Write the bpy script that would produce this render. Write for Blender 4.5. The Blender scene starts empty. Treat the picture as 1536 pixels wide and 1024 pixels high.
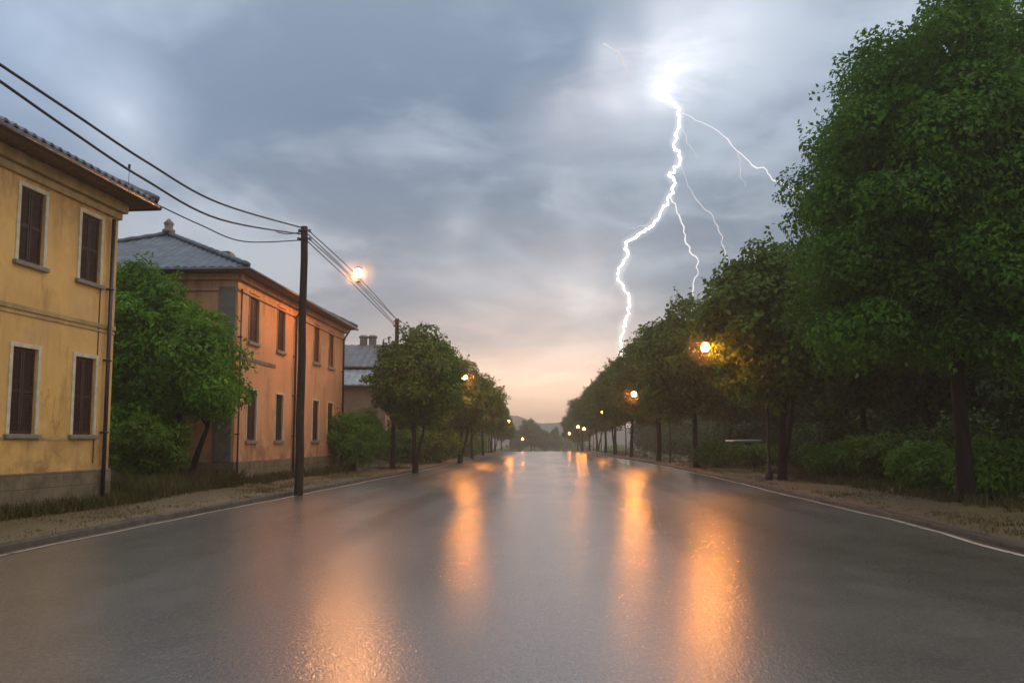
import bpy, bmesh, math, random
import numpy as np
from mathutils import Vector, Matrix

SC = bpy.context.scene
COL = SC.collection
PI = math.pi
R = math.radians
random.seed(7)

# ------------------------------------------------------------------ camera maths
F = 1280.0            # focal length in photograph pixels (1536 wide)
CAM_H = 1.5
PITCH = R(5.2)
SHIFT = 148.0 - F * math.tan(PITCH)

def ray(u, v):
    x = (u - 768.0) / F
    y = (512.0 - v + SHIFT) / F
    s, c = math.sin(PITCH), math.cos(PITCH)
    return Vector((x, c - s * y, s + c * y))

def px(u, v, Y):
    d = ray(u, v)
    return Vector((0, 0, CAM_H)) + d * (Y / d.y)

def on_plane(u, v, z=0.0):
    d = ray(u, v)
    return Vector((0, 0, CAM_H)) + d * ((z - CAM_H) / d.z)

# ------------------------------------------------------------------ object helpers
def tag(o, label=None, cat=None, group=None, kind=None):
    if label: o['label'] = label
    if cat: o['category'] = cat
    if group: o['group'] = group
    if kind: o['kind'] = kind
    return o

def empty(name, loc=(0, 0, 0), rz=0.0, label=None, cat=None, group=None):
    o = bpy.data.objects.new(name, None)
    COL.objects.link(o)
    o.location = loc
    o.rotation_euler = (0, 0, rz)
    o.empty_display_size = 0.2
    return tag(o, label, cat, group)

def link(name, me, mat, parent=None, smooth=False):
    o = bpy.data.objects.new(name, me)
    COL.objects.link(o)
    if mat is not None and not me.materials:
        me.materials.append(mat)
    if parent is not None: o.parent = parent
    if smooth:
        me.polygons.foreach_set('use_smooth', [True] * len(me.polygons))
    return o

class MB:
    """collects primitive shapes and links them as one mesh object"""
    def __init__(self):
        self.bm = bmesh.new()
    def poly(self, pts):
        vs = [self.bm.verts.new(p) for p in pts]
        try: return self.bm.faces.new(vs)
        except ValueError: return None
    def box(self, a, b, rot=None, bevel=0.0):
        a, b = Vector(a), Vector(b)
        c, s = (a + b) / 2, b - a
        m = Matrix.Translation(c) @ (rot.to_4x4() if rot is not None else Matrix.Identity(4)) @ Matrix.Diagonal((s.x, s.y, s.z, 1))
        g = bmesh.ops.create_cube(self.bm, size=1.0, matrix=m)
        if bevel > 0:
            es = list({e for v in g['verts'] for e in v.link_edges})
            bmesh.ops.bevel(self.bm, geom=es, offset=bevel, segments=2, affect='EDGES', profile=0.6)
        return g
    def tube(self, pts, radii, n=8, cap=True):
        pts = [Vector(p) for p in pts]
        if not isinstance(radii, (list, tuple)): radii = [radii] * len(pts)
        rings = []
        ref = None
        for i, p in enumerate(pts):
            if i == 0: t = pts[1] - pts[0]
            elif i == len(pts) - 1: t = pts[-1] - pts[-2]
            else: t = (pts[i + 1] - pts[i - 1])
            t = t.normalized() if t.length > 1e-9 else Vector((0, 0, 1))
            if ref is None:
                ref = Vector((1, 0, 0)) if abs(t.x) < 0.8 else Vector((0, 1, 0))
            a = (ref - t * ref.dot(t)).normalized()
            b = t.cross(a)
            ref = a
            r = radii[i]
            rings.append([self.bm.verts.new(p + a * (r * math.cos(2 * PI * k / n)) + b * (r * math.sin(2 * PI * k / n))) for k in range(n)])
        for i in range(len(rings) - 1):
            for k in range(n):
                self.bm.faces.new((rings[i][k], rings[i][(k + 1) % n], rings[i + 1][(k + 1) % n], rings[i + 1][k]))
        if cap:
            self.bm.faces.new(list(reversed(rings[0])))
            self.bm.faces.new(rings[-1])
    def lathe(self, prof, center=(0, 0, 0), n=20):
        c = Vector(center)
        rings = []
        for r, z in prof:
            rings.append([self.bm.verts.new(c + Vector((r * math.cos(2 * PI * k / n), r * math.sin(2 * PI * k / n), z))) for k in range(n)])
        for i in range(len(rings) - 1):
            for k in range(n):
                self.bm.faces.new((rings[i][k], rings[i][(k + 1) % n], rings[i + 1][(k + 1) % n], rings[i + 1][k]))
        self.bm.faces.new(list(reversed(rings[0])))
        self.bm.faces.new(rings[-1])
    def sphere(self, c, r, seg=16, rings=10):
        bmesh.ops.create_uvsphere(self.bm, u_segments=seg, v_segments=rings, radius=r, matrix=Matrix.Translation(Vector(c)))
    def build(self, name, mat, parent=None, smooth=False, fix=True):
        me = bpy.data.meshes.new(name)
        if fix: bmesh.ops.recalc_face_normals(self.bm, faces=self.bm.faces)
        self.bm.to_mesh(me)
        self.bm.free()
        return link(name, me, mat, parent, smooth)

def copy_tree(o, parent=None):
    c = o.copy()
    COL.objects.link(c)
    if parent is not None: c.parent = parent
    for ch in list(o.children):
        copy_tree(ch, c)
    return c

# ------------------------------------------------------------------ material helpers
class NT:
    def __init__(self, tree):
        self.t = tree
        self.n = tree.nodes
        self.l = tree.links
    def new(self, kind, **kw):
        nd = self.n.new(kind)
        for k, v in kw.items():
            setattr(nd, k, v)
        return nd
    def put(self, sock, v):
        if v is None: return
        if isinstance(v, bpy.types.NodeSocket): self.l.new(v, sock)
        else:
            if hasattr(sock, 'default_value'):
                try: sock.default_value = v
                except Exception:
                    sock.default_value = (*v, 1.0) if len(v) == 3 else v
    def m(self, op, a, b=None, c=None, clamp=False):
        nd = self.new('ShaderNodeMath', operation=op)
        nd.use_clamp = clamp
        self.put(nd.inputs[0], a)
        if b is not None: self.put(nd.inputs[1], b)
        if c is not None: self.put(nd.inputs[2], c)
        return nd.outputs[0]
    def vm(self, op, a, b=None):
        nd = self.new('ShaderNodeVectorMath', operation=op)
        self.put(nd.inputs[0], a)
        if b is not None: self.put(nd.inputs[1], b)
        return nd.outputs['Value'] if op in ('DOT_PRODUCT', 'LENGTH', 'DISTANCE') else nd.outputs[0]
    def comb(self, x, y, z):
        nd = self.new('ShaderNodeCombineXYZ')
        for s, v in zip(nd.inputs, (x, y, z)): self.put(s, v)
        return nd.outputs[0]
    def sep(self, v):
        nd = self.new('ShaderNodeSeparateXYZ')
        self.put(nd.inputs[0], v)
        return nd.outputs
    def noise(self, vec, scale, detail=4.0, rough=0.55, dist=0.0, color=False):
        nd = self.new('ShaderNodeTexNoise')
        self.put(nd.inputs['Vector'], vec)
        nd.inputs['Scale'].default_value = scale
        nd.inputs['Detail'].default_value = detail
        nd.inputs['Roughness'].default_value = rough
        nd.inputs['Distortion'].default_value = dist
        return nd.outputs['Color' if color else 'Fac']
    def ramp(self, fac, stops, interp='LINEAR'):
        nd = self.new('ShaderNodeValToRGB')
        self.put(nd.inputs[0], fac)
        cr = nd.color_ramp
        cr.interpolation = interp
        while len(cr.elements) < len(stops): cr.elements.new(0.5)
        for e, (p, c) in zip(cr.elements, stops):
            e.position = p
            e.color = (*c, 1.0) if isinstance(c, (tuple, list)) and len(c) == 3 else ((c, c, c, 1.0) if not isinstance(c, (tuple, list)) else c)
        return nd.outputs[0]
    def mr(self, v, a, b, c=0.0, d=1.0, smooth=True):
        nd = self.new('ShaderNodeMapRange')
        nd.interpolation_type = 'SMOOTHSTEP' if smooth else 'LINEAR'
        self.put(nd.inputs[0], v)
        for i, x in enumerate((a, b, c, d)): self.put(nd.inputs[1 + i], x)
        return nd.outputs[0]
    def mix(self, f, a, b, mode='MIX'):
        nd = self.new('ShaderNodeMix', data_type='RGBA', blend_type=mode)
        self.put(nd.inputs[0], f)
        self.put(nd.inputs[6], a if isinstance(a, bpy.types.NodeSocket) or len(a) == 4 else (*a, 1))
        self.put(nd.inputs[7], b if isinstance(b, bpy.types.NodeSocket) or len(b) == 4 else (*b, 1))
        return nd.outputs[2]
    def pos(self):
        return self.new('ShaderNodeNewGeometry').outputs['Position']
    def obj(self):
        return self.new('ShaderNodeTexCoord').outputs['Object']
    def scaled(self, v, s):
        nd = self.new('ShaderNodeMapping')
        self.put(nd.inputs['Vector'], v)
        nd.inputs['Scale'].default_value = s
        return nd.outputs[0]
    def bump(self, h, strength=0.3, dist=0.02, normal=None):
        nd = self.new('ShaderNodeBump')
        self.put(nd.inputs['Height'], h)
        nd.inputs['Strength'].default_value = strength
        nd.inputs['Distance'].default_value = dist
        if normal is not None: self.put(nd.inputs['Normal'], normal)
        return nd.outputs[0]

def material(name, fn):
    m = bpy.data.materials.new(name)
    m.use_nodes = True
    nt = NT(m.node_tree)
    bsdf = nt.n['Principled BSDF']
    fn(nt, bsdf)
    return m

def simple(name, col, rough=0.6, var=0.25, scale=6.0, metal=0.0, bump=0.15, spec=0.5):
    def fn(t, b):
        p = t.obj()
        n = t.noise(p, scale, 5)
        d = tuple(c * (1 - var) for c in col)
        l = tuple(min(1, c * (1 + var)) for c in col)
        t.put(b.inputs['Base Color'], t.ramp(n, [(0.3, d), (0.7, l)]))
        t.put(b.inputs['Roughness'], t.mr(t.noise(p, scale * 2.3, 3), 0.3, 0.7, rough - 0.1, rough + 0.1))
        b.inputs['Metallic'].default_value = metal
        b.inputs['Specular IOR Level'].default_value = spec
        if bump: t.put(b.inputs['Normal'], t.bump(t.noise(p, scale * 6, 4), bump, 0.01))
    return material(name, fn)

def plaster(name, col, stain, bare):
    """old limewashed render: blotches, rain-washed streaks with their own shape, flaked spots"""
    def fn(t, b):
        p = t.obj()
        s = t.sep(p)
        blot = t.noise(p, 0.55, 6, 0.6, 0.4)
        fine = t.noise(p, 7.0, 5, 0.6)
        c = t.mix(t.mr(blot, 0.35, 0.68), tuple(x * 0.86 for x in col), tuple(min(1, x * 1.12) for x in col))
        c = t.mix(t.m('MULTIPLY', t.mr(fine, 0.4, 0.75), 0.22), c, tuple(x * 0.72 for x in col))
        along = t.m('ADD', s[0], s[1])
        patch = t.mr(t.noise(t.vm('ADD', p, (4.0, 9.0, 2.0)), 0.42, 5, 0.6, 0.8), 0.50, 0.60)
        c = t.mix(t.m('MULTIPLY', patch, 0.22), c, tuple(min(1, x * 0.55 + 0.12) for x in col))
        streakv = t.comb(t.m('MULTIPLY', along, 1.5), t.m('MULTIPLY', s[2], 0.22), 0.0)
        smask = t.mr(t.noise(p, 0.7, 4, 0.6), 0.42, 0.62)
        streak = t.m('MULTIPLY', t.mr(t.noise(streakv, 2.2, 7, 0.72, 0.25), 0.46, 0.72), smask)
        c = t.mix(t.m('MULTIPLY', streak, 0.78), c, stain)
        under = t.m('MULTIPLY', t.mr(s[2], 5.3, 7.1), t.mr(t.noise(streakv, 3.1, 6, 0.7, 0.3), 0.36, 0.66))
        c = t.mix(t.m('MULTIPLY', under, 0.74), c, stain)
        vo = t.new('ShaderNodeTexVoronoi', feature='DISTANCE_TO_EDGE')
        vo.inputs['Scale'].default_value = 0.55
        t.put(vo.inputs['Vector'], t.vm('ADD', p, t.noise(p, 1.6, 5, 0.7, color=True)))
        crack = t.m('MULTIPLY', t.mr(vo.outputs['Distance'], 0.008, 0.002), t.mr(t.noise(p, 0.5, 3), 0.52, 0.60))
        c = t.mix(t.m('MULTIPLY', crack, 0.45), c, tuple(x * 0.35 for x in stain))
        damp_shade = t.m('MULTIPLY', t.mr(s[2], 2.6, 0.5), t.mr(t.noise(p, 1.3, 5, 0.65), 0.35, 0.65))  # damp at the wall foot, deepened to paint in missing tree shade
        c = t.mix(t.m('MULTIPLY', damp_shade, 0.85), c, stain)
        flake = t.mr(t.noise(p, 1.1, 8, 0.7, 0.6), 0.655, 0.675)
        c = t.mix(t.m('MULTIPLY', flake, 0.7), c, bare)
        t.put(b.inputs['Base Color'], c)
        b.inputs['Roughness'].default_value = 0.62
        h = t.m('ADD', t.m('MULTIPLY', fine, 0.5), t.m('MULTIPLY', flake, -0.7))
        t.put(b.inputs['Normal'], t.bump(h, 0.35, 0.012))
    return material(name, fn)

def stone_mat(name, c1, c2, mortar, scale=1.0):
    def fn(t, b):
        p = t.obj()
        s = t.sep(p)
        v = t.comb(t.m('ADD', s[0], s[1]), s[2], 0.0)
        w = t.vm('ADD', v, t.vm('SCALE', t.noise(p, 2.0, 3, color=True)))
        br = t.new('ShaderNodeTexBrick')
        t.put(br.inputs['Vector'], v)
        t.put(br.inputs['Color1'], c1); t.put(br.inputs['Color2'], c2); t.put(br.inputs['Mortar'], mortar)
        br.inputs['Scale'].default_value = scale
        br.inputs['Mortar Size'].default_value = 0.012
        br.inputs['Mortar Smooth'].default_value = 0.4
        br.inputs['Brick Width'].default_value = 0.62
        br.inputs['Row Height'].default_value = 0.27
        n = t.noise(p, 3.2, 7, 0.65)
        c = t.mix(t.mr(n, 0.35, 0.7), br.outputs['Color'], tuple(x * 0.4 for x in c1), 'MIX')
        moss = t.mr(t.noise(p, 1.7, 6, 0.7), 0.5, 0.68)
        c = t.mix(t.m('MULTIPLY', moss, 0.5), c, (0.06, 0.065, 0.03))
        t.put(b.inputs['Base Color'], c)
        b.inputs['Roughness'].default_value = 0.6
        h = t.m('ADD', t.m('MULTIPLY', br.outputs['Fac'], -0.6), n)
        t.put(b.inputs['Normal'], t.bump(h, 0.5, 0.02))
    return material(name, fn)

def leaf_mat(name, dark, light, trans=0.3, rough=0.5):
    def fn(t, b):
        p = t.pos()
        rnd = t.new('ShaderNodeNewGeometry').outputs['Random Per Island']
        big = t.noise(p, 0.75, 3)
        f = t.m('ADD', t.m('MULTIPLY', rnd, 0.55), t.m('MULTIPLY', t.mr(big, 0.3, 0.7), 0.45))
        c = t.ramp(f, [(0.0, dark), (0.62, tuple((a + q) / 2 for a, q in zip(dark, light))), (1.0, light)])
        t.put(b.inputs['Base Color'], c)
        b.inputs['Roughness'].default_value = rough
        b.inputs['Specular IOR Level'].default_value = 0.16
        tr = t.new('ShaderNodeBsdfTranslucent')
        t.put(tr.inputs['Color'], t.mix(0.5, c, tuple(x * 1.3 for x in light)))
        mx = t.new('ShaderNodeMixShader')
        mx.inputs[0].default_value = trans
        t.l.new(b.outputs[0], mx.inputs[1]); t.l.new(tr.outputs[0], mx.inputs[2])
        t.l.new(mx.outputs[0], t.n['Material Output'].inputs['Surface'])
    return material(name, fn)

def bark_mat(name, col):
    def fn(t, b):
        p = t.obj()
        v = t.scaled(p, (9, 9, 1.6))
        n = t.noise(v, 1.0, 7, 0.65, 0.3)
        t.put(b.inputs['Base Color'], t.ramp(n, [(0.3, tuple(c * 0.45 for c in col)), (0.7, tuple(c * 1.4 for c in col))]))
        b.inputs['Roughness'].default_value = 0.7
        b.inputs['Specular IOR Level'].default_value = 0.12
        t.put(b.inputs['Normal'], t.bump(n, 0.8, 0.03))
    return material(name, fn)

def emit_mat(name, col, strength, sampling='AUTO'):
    m = bpy.data.materials.new(name)
    m.use_nodes = True
    t = NT(m.node_tree)
    t.n.remove(t.n['Principled BSDF'])
    e = t.new('ShaderNodeEmission')
    e.inputs[0].default_value = (*col, 1)
    e.inputs[1].default_value = strength
    t.l.new(e.outputs[0], t.n['Material Output'].inputs['Surface'])
    m.cycles.emission_sampling = sampling
    return m

M = {}
M['yellow'] = plaster('yellow_plaster', (0.57, 0.345, 0.105), (0.16, 0.09, 0.032), (0.36, 0.27, 0.16))
M['orange'] = plaster('orange_plaster', (0.47, 0.245, 0.112), (0.13, 0.066, 0.036), (0.40, 0.25, 0.16))
M['brownwall'] = plaster('brown_plaster', (0.17, 0.12, 0.08), (0.07, 0.05, 0.035), (0.2, 0.15, 0.1))
M['cement'] = simple('grey_cement', (0.11, 0.10, 0.085), 0.65, 0.35, 2.5, bump=0.3)
M['stone'] = stone_mat('plinth_stone', (0.17, 0.135, 0.08), (0.13, 0.105, 0.065), (0.075, 0.06, 0.04))
M['trim'] = simple('pale_trim', (0.46, 0.42, 0.31), 0.55, 0.22, 5, bump=0.2)
M['sill'] = simple('sill_stone', (0.17, 0.15, 0.115), 0.55, 0.3, 6, bump=0.25)
M['band'] = simple('string_course', (0.30, 0.215, 0.09), 0.6, 0.35, 3, bump=0.25)
M['shutter'] = simple('shutter_wood', (0.030, 0.013, 0.009), 0.55, 0.4, 9, bump=0.2)
M['eaveswood'] = simple('eaves_wood', (0.14, 0.075, 0.035), 0.6, 0.4, 5, bump=0.3)
M['gutter'] = simple('dark_metal', (0.035, 0.033, 0.033), 0.38, 0.3, 8, metal=0.3, bump=0.08)
M['rooftile'] = simple('dark_tile', (0.055, 0.055, 0.062), 0.42, 0.45, 4, bump=0.3)
M['slate'] = simple('blue_grey_roofing', (0.040, 0.060, 0.078), 0.52, 0.25, 1.2, bump=0.15)
M['tinroof'] = simple('worn_grey_roofing', (0.065, 0.068, 0.072), 0.5, 0.4, 1.4, bump=0.2)
M['tinlight'] = simple('pale_grey_roofing', (0.17, 0.185, 0.20), 0.5, 0.3, 1.6, bump=0.2)
M['pole'] = bark_mat('weathered_pole_wood', (0.034, 0.024, 0.017))
M['bark'] = bark_mat('dark_bark', (0.018, 0.013, 0.009))
M['wire'] = simple('black_cable', (0.018, 0.018, 0.02), 0.5, 0.1, 3, bump=0)
M['lampmetal'] = simple('lamp_metal', (0.02, 0.02, 0.018), 0.4, 0.2, 6, metal=0.6, bump=0.05)
M['ceramic'] = simple('insulator_ceramic', (0.22, 0.18, 0.14), 0.25, 0.15, 6, bump=0)
M['leaf_near'] = leaf_mat('leaf_near', (0.020, 0.070, 0.005), (0.098, 0.235, 0.013), 0.32)
M['leaf_row'] = leaf_mat('leaf_row', (0.032, 0.068, 0.005), (0.115, 0.188, 0.012), 0.3)
M['leaf_fresh'] = leaf_mat('leaf_fresh', (0.034, 0.105, 0.004), (0.125, 0.275, 0.012), 0.32)
M['leaf_bush'] = leaf_mat('leaf_bush', (0.045, 0.12, 0.006), (0.125, 0.27, 0.014), 0.3)
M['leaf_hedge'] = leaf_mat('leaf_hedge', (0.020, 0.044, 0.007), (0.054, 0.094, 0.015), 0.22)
M['grass'] = leaf_mat('grass_blade', (0.034, 0.040, 0.008), (0.105, 0.088, 0.026), 0.25, 0.55)
M['lamp_orange'] = emit_mat('sodium_lamp', (1.0, 0.31, 0.045), 600.0)
M['lamp_orange_dim'] = emit_mat('dim_sodium_lamp', (1.0, 0.32, 0.045), 220.0)
M['lamp_warm'] = emit_mat('warm_white_lamp', (1.0, 0.37, 0.085), 900.0)
def halo_mist_mat(name, density):
    m = bpy.data.materials.new(name)
    m.use_nodes = True
    t = NT(m.node_tree)
    t.n.remove(t.n['Principled BSDF'])
    v = t.new('ShaderNodeVolumeScatter')
    v.inputs['Color'].default_value = (0.95, 0.95, 0.95, 1)
    v.inputs['Density'].default_value = density
    v.inputs['Anisotropy'].default_value = 0.0
    t.l.new(v.outputs[0], t.n['Material Output'].inputs['Volume'])
    return m
M['halo_mist'] = halo_mist_mat('lamp_halo_mist', 0.019)  # scattering volume added round the bulbs to give them a halo
M['bolt'] = emit_mat('lightning_channel', (1.0, 0.93, 0.90), 9.0, 'NONE')
M['bolt_dim'] = emit_mat('lightning_branch', (1.0, 0.94, 0.94), 1.1, 'NONE')
M['bolt_faint'] = emit_mat('lightning_faint_branch', (1.0, 0.94, 0.94), 0.82, 'NONE')

# wet asphalt
def road_fn(t, b):
    p = t.pos()
    big = t.noise(t.scaled(p, (0.30, 0.10, 1)), 1.0, 5, 0.6, 0.5)
    mid = t.noise(p, 1.4, 5, 0.65)
    ag = t.noise(t.scaled(p, (45.0, 18.0, 1)), 1.0, 4, 0.7)
    vor = t.new('ShaderNodeTexVoronoi'); vor.inputs['Scale'].default_value = 75.0
    t.put(vor.inputs['Vector'], p)
    c = t.ramp(t.m('ADD', t.m('MULTIPLY', big, 0.5), t.m('MULTIPLY', mid, 0.5)), [(0.33, (0.040, 0.032, 0.024)), (0.68, (0.086, 0.069, 0.052))])
    c = t.mix(t.m('MULTIPLY', t.mr(ag, 0.50, 0.72), 0.75), c, (0.21, 0.18, 0.155))
    c = t.mix(t.m('MULTIPLY', t.mr(t.noise(t.scaled(p, (22.0, 8.0, 1)), 1.0, 4, 0.7), 0.55, 0.72), 0.6), c, (0.015, 0.013, 0.012))
    # dark patched spots
    spot = t.mr(t.noise(t.scaled(p, (1.0, 0.7, 1)), 3.3, 4, 0.6), 0.74, 0.77)
    c = t.mix(t.m('MULTIPLY', spot, 0.6), c, (0.02, 0.018, 0.016))
    t.put(b.inputs['Base Color'], c)
    rg = t.m('ADD', t.mr(big, 0.3, 0.7, 0.36, 0.46), t.mr(mid, 0.3, 0.7, -0.02, 0.04))
    t.put(b.inputs['Roughness'], rg)
    b.inputs['IOR'].default_value = 1.6
    sx = t.sep(p)
    off = t.m('SUBTRACT', sx[0], t.m('MULTIPLY', sx[1], 0.0367))
    track = t.mr(t.m('SINE', t.m('MULTIPLY', t.m('ADD', off, t.m('MULTIPLY', t.m('SUBTRACT', mid, 0.5), 0.5)), 3.6)), 0.1, 0.9)
    rip = t.noise(t.scaled(p, (30.0, 17.0, 1)), 1.0, 3, 0.6, 0.2)
    rip2 = t.noise(t.scaled(p, (11.0, 7.0, 1)), 1.0, 3, 0.6, 0.2)
    grain = t.noise(t.scaled(p, (70.0, 26.0, 1)), 1.0, 2, 0.6)
    h = t.m('ADD', t.m('MULTIPLY', rip, 0.6), t.m('ADD', t.m('MULTIPLY', grain, 0.45), t.m('MULTIPLY', vor.outputs['Distance'], 0.3)))
    t.put(b.inputs['Normal'], t.bump(h, 0.9, 0.012))
    # the film of rain water lying on the asphalt, broken where the stones stand out of it
    dry = t.m('MULTIPLY', t.mr(t.m('ADD', t.m('MULTIPLY', grain, 0.55), t.m('MULTIPLY', rip, 0.45)), 0.46, 0.64), t.mr(big, 0.30, 0.62, 1.0, 0.55))
    t.put(b.inputs['Coat Weight'], t.m('SUBTRACT', 1.0, t.m('MULTIPLY', dry, 0.85)))
    b.inputs['Coat IOR'].default_value = 1.9
    t.put(b.inputs['Coat Roughness'], t.m('ADD', t.mr(big, 0.3, 0.7, 0.185, 0.25), t.m('MULTIPLY', track, -0.03)))
    hc = t.m('ADD', t.m('MULTIPLY', rip, 0.9), t.m('ADD', t.m('MULTIPLY', rip2, 0.8), t.m('MULTIPLY', grain, 0.5)))
    t.put(b.inputs['Coat Normal'], t.bump(hc, 0.60, 0.0062))
M['road'] = material('wet_asphalt', road_fn)

def ground_fn(t, b):
    p = t.pos()
    s = t.sep(p)
    n1 = t.noise(p, 0.35, 5, 0.6, 0.6)
    n2 = t.noise(p, 2.2, 6, 0.65)
    n3 = t.noise(p, 24, 4, 0.7)
    dirt = t.ramp(n2, [(0.3, (0.060, 0.040, 0.013)), (0.7, (0.110, 0.075, 0.026))])
    grass = t.ramp(n2, [(0.3, (0.042, 0.052, 0.010)), (0.7, (0.100, 0.105, 0.022))])
    off = t.m('ABSOLUTE', t.m('SUBTRACT', s[0], t.m('MULTIPLY', s[1], 0.0367)))
    g = t.m('ADD', t.mr(off, 9.6, 13.0, -0.12, 0.75), t.m('MULTIPLY', t.m('SUBTRACT', n1, 0.5), 1.5))
    c = t.mix(t.mr(g, 0.15, 0.55), dirt, grass)
    c = t.mix(t.m('MULTIPLY', t.mr(n3, 0.5, 0.7), 0.25), c, (0.06, 0.043, 0.025))
    t.put(b.inputs['Base Color'], c)
    t.put(b.inputs['Roughness'], t.mr(n2, 0.3, 0.7, 0.55, 0.8))
    t.put(b.inputs['Normal'], t.bump(t.m('ADD', n3, t.m('MULTIPLY', n2, 1.5)), 0.35, 0.02))
M['ground'] = material('verge_earth', ground_fn)
M['kerb'] = simple('kerb_concrete', (0.034, 0.027, 0.017), 0.65, 0.5, 2.2, bump=0.5)
def line_fn(t, b):
    p = t.pos()
    n = t.noise(p, 5.0, 6, 0.7)
    c = t.mix(t.mr(n, 0.50, 0.66), (0.46, 0.37, 0.28), (0.09, 0.07, 0.055))
    t.put(b.inputs['Base Color'], c)
    b.inputs['Roughness'].default_value = 0.35
M['line'] = material('worn_white_paint', line_fn)
M['hill'] = simple('far_hill', (0.030, 0.040, 0.040), 0.9, 0.3, 0.02, bump=0)

# ------------------------------------------------------------------ the ground, the road
AX = 47.0 / F
def smooth_interp(xs, ys):
    xs, ys = np.array(xs), np.array(ys)
    def f(y):
        k = np.linspace(-4, 4, 9)
        w = np.exp(-(k / 2.2) ** 2)
        sc = 0.12 * max(8.0, min(y, 60.0)) / 4
        return float((np.interp(y + k * sc, xs, ys) * w).sum() / w.sum())
    return f
_le = [on_plane(u, v) for u, v in ((0, 825), (200, 785), (450, 738), (630, 704), (745, 680))]
_re = [on_plane(u, v) for u, v in ((1536, 825), (1350, 776), (1200, 743), (1100, 719))]
L_OFF = smooth_interp([-30] + [p.y for p in _le] + [120, 600], [_le[0].x - AX * _le[0].y] + [p.x - AX * p.y for p in _le] + [-4.9, -4.9])
R_OFF = smooth_interp([-30] + [p.y for p in _re] + [53, 83, 120, 600], [_re[0].x - AX * _re[0].y] + [p.x - AX * p.y for p in _re] + [7.3, 6.2, 5.5, 5.5])
def Xl(y): return AX * y + L_OFF(y)
def Xr(y): return AX * y + R_OFF(y)

def zprof(y):
    if y < 112: return 0.0
    if y < 128: return -0.03 * (y - 112) ** 2 / 32.0
    return max(-4.2, -0.24 - 0.03 * (y - 128))

Ys = [-30, -20, -12, -6, -2] + [i * 1.5 for i in range(0, 30)] + [45 + 3 * i for i in range(1, 42)] + [180, 200, 230, 260, 300, 350, 420, 500, 600, 700, 830]

def verge_z(off, y):
    base = zprof(y) + 0.075
    return base + 0.025 * math.sin(y * 0.7 + off) + 0.02 * math.sin(off * 1.9 + y * 0.23)

def sheet(name, rows, mat, kind='structure', smooth=True):
    me = bpy.data.meshes.new(name)
    n = len(rows[0])
    vs = [p for r in rows for p in r]
    fs = [(i * n + k, i * n + k + 1, (i + 1) * n + k + 1, (i + 1) * n + k) for i in range(len(rows) - 1) for k in range(n - 1)]
    me.from_pydata(vs, [], fs)
    o = link(name, me, mat, None, smooth)
    return tag(o, kind=kind)

rows = []
cl = [240, 120, 60, 35, 22, 15, 11, 8, 6, 4.5, 3.2, 2.2, 1.4, 0.8]
for y in Ys:
    xl, xr, z = Xl(y) - 0.19, Xr(y) + 0.20, zprof(y)
    r = []
    for d in cl: r.append((xl - d, y, verge_z(-d, y) + (0.05 if d > 3 else 0)))
    r += [(xl, y, z + 0.055), (xl + 0.01, y, z - 0.2), (xr - 0.01, y, z - 0.2), (xr, y, z + 0.05)]
    for d in reversed(cl): r.append((xr + d, y, verge_z(d, y)))
    rows.append(r)
sheet('ground', rows, M['ground'])
rows = []
for y in Ys:
    xl, xr, z = Xl(y) - 0.18, Xr(y) + 0.19, zprof(y)
    rows.append([(xl + (xr - xl) * k / 12, y, z + 0.05 * (1 - (2 * k / 12 - 1) ** 2) - 0.05) for k in range(13)])
sheet('road', rows, M['road'])

def road_z(x, y):
    xl, xr = Xl(y) - 0.18, Xr(y) + 0.19
    k = (x - xl) / (xr - xl) * 2 - 1
    return zprof(y) + 0.05 * (1 - k * k) - 0.05

def strip(name, fx, w, h0, h1, mat, jit=0.0):
    rng = random.Random(len(name))
    me = []
    ys = [-30 + i * 0.5 for i in range(180)] + [60 + i * 3 for i in range(60)]
    prof = []
    for y in ys:
        x = fx(y)
        j = (rng.random() - 0.5) * jit
        jz = (rng.random() - 0.5) * jit * 0.5
        z = zprof(y)
        prof.append([(x - w / 2, y, z - 0.18), (x - w / 2 + j * .3, y, z + h0 + jz), (x - w / 2 + 0.03 + j, y, z + h1 + jz), (x + w / 2 - 0.03 + j, y, z + h1 + jz * .7), (x + w / 2 + j * .3, y, z + h0 + jz), (x + w / 2, y, z - 0.18)])
    return sheet(name, prof, mat)
strip('kerb_left', lambda y: Xl(y) - 0.12, 0.15, 0.035, 0.062, M['kerb'], 0.04)
strip('kerb_right', lambda y: Xr(y) + 0.13, 0.16, 0.015, 0.045, M['kerb'], 0.08)
for side, fx in (('left', lambda y: Xl(y) + 0.16), ('right', lambda y: Xr(y) - 0.14)):
    rows = []
    for y in [-8 + 0.75 * i for i in range(110)] + [75 + 3 * i for i in range(20)]:
        w = 0.038 if side == 'left' else 0.055
        x = fx(y) + 0.03 * math.sin(y * 0.9) + 0.02 * math.sin(y * 2.3)
        rows.append([(x - w, y, road_z(x - w, y) + 0.006), (x + w, y, road_z(x + w, y) + 0.006)])
    sheet('road_marking', rows, M['line'])

# far hills
rng = random.Random(3)
rows = []
for j in range(9):
    fy = j / 8.0
    y = 660 + 150 * fy
    r = []
    for i in range(161):
        x = -360 + 4.5 * i
        u = 768 + F * x / 720
        prof = 9 + 14 * math.exp(-((u - 775) / 34) ** 2) + 9 * math.exp(-((u - 845) / 34) ** 2) + 6 * math.exp(-((u - 690) / 60) ** 2) + 5 * math.exp(-((u - 940) / 70) ** 2) + 0.5 * math.sin(i * 0.9) + 0.35 * math.sin(i * 2.1 + 1)
        r.append((x, y, -4.4 + (prof + 3.0) * math.sin(PI * min(1, fy * 1.0)) ** 0.8))
    rows.append(r)
sheet('hills', rows, M['hill'])

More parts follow.
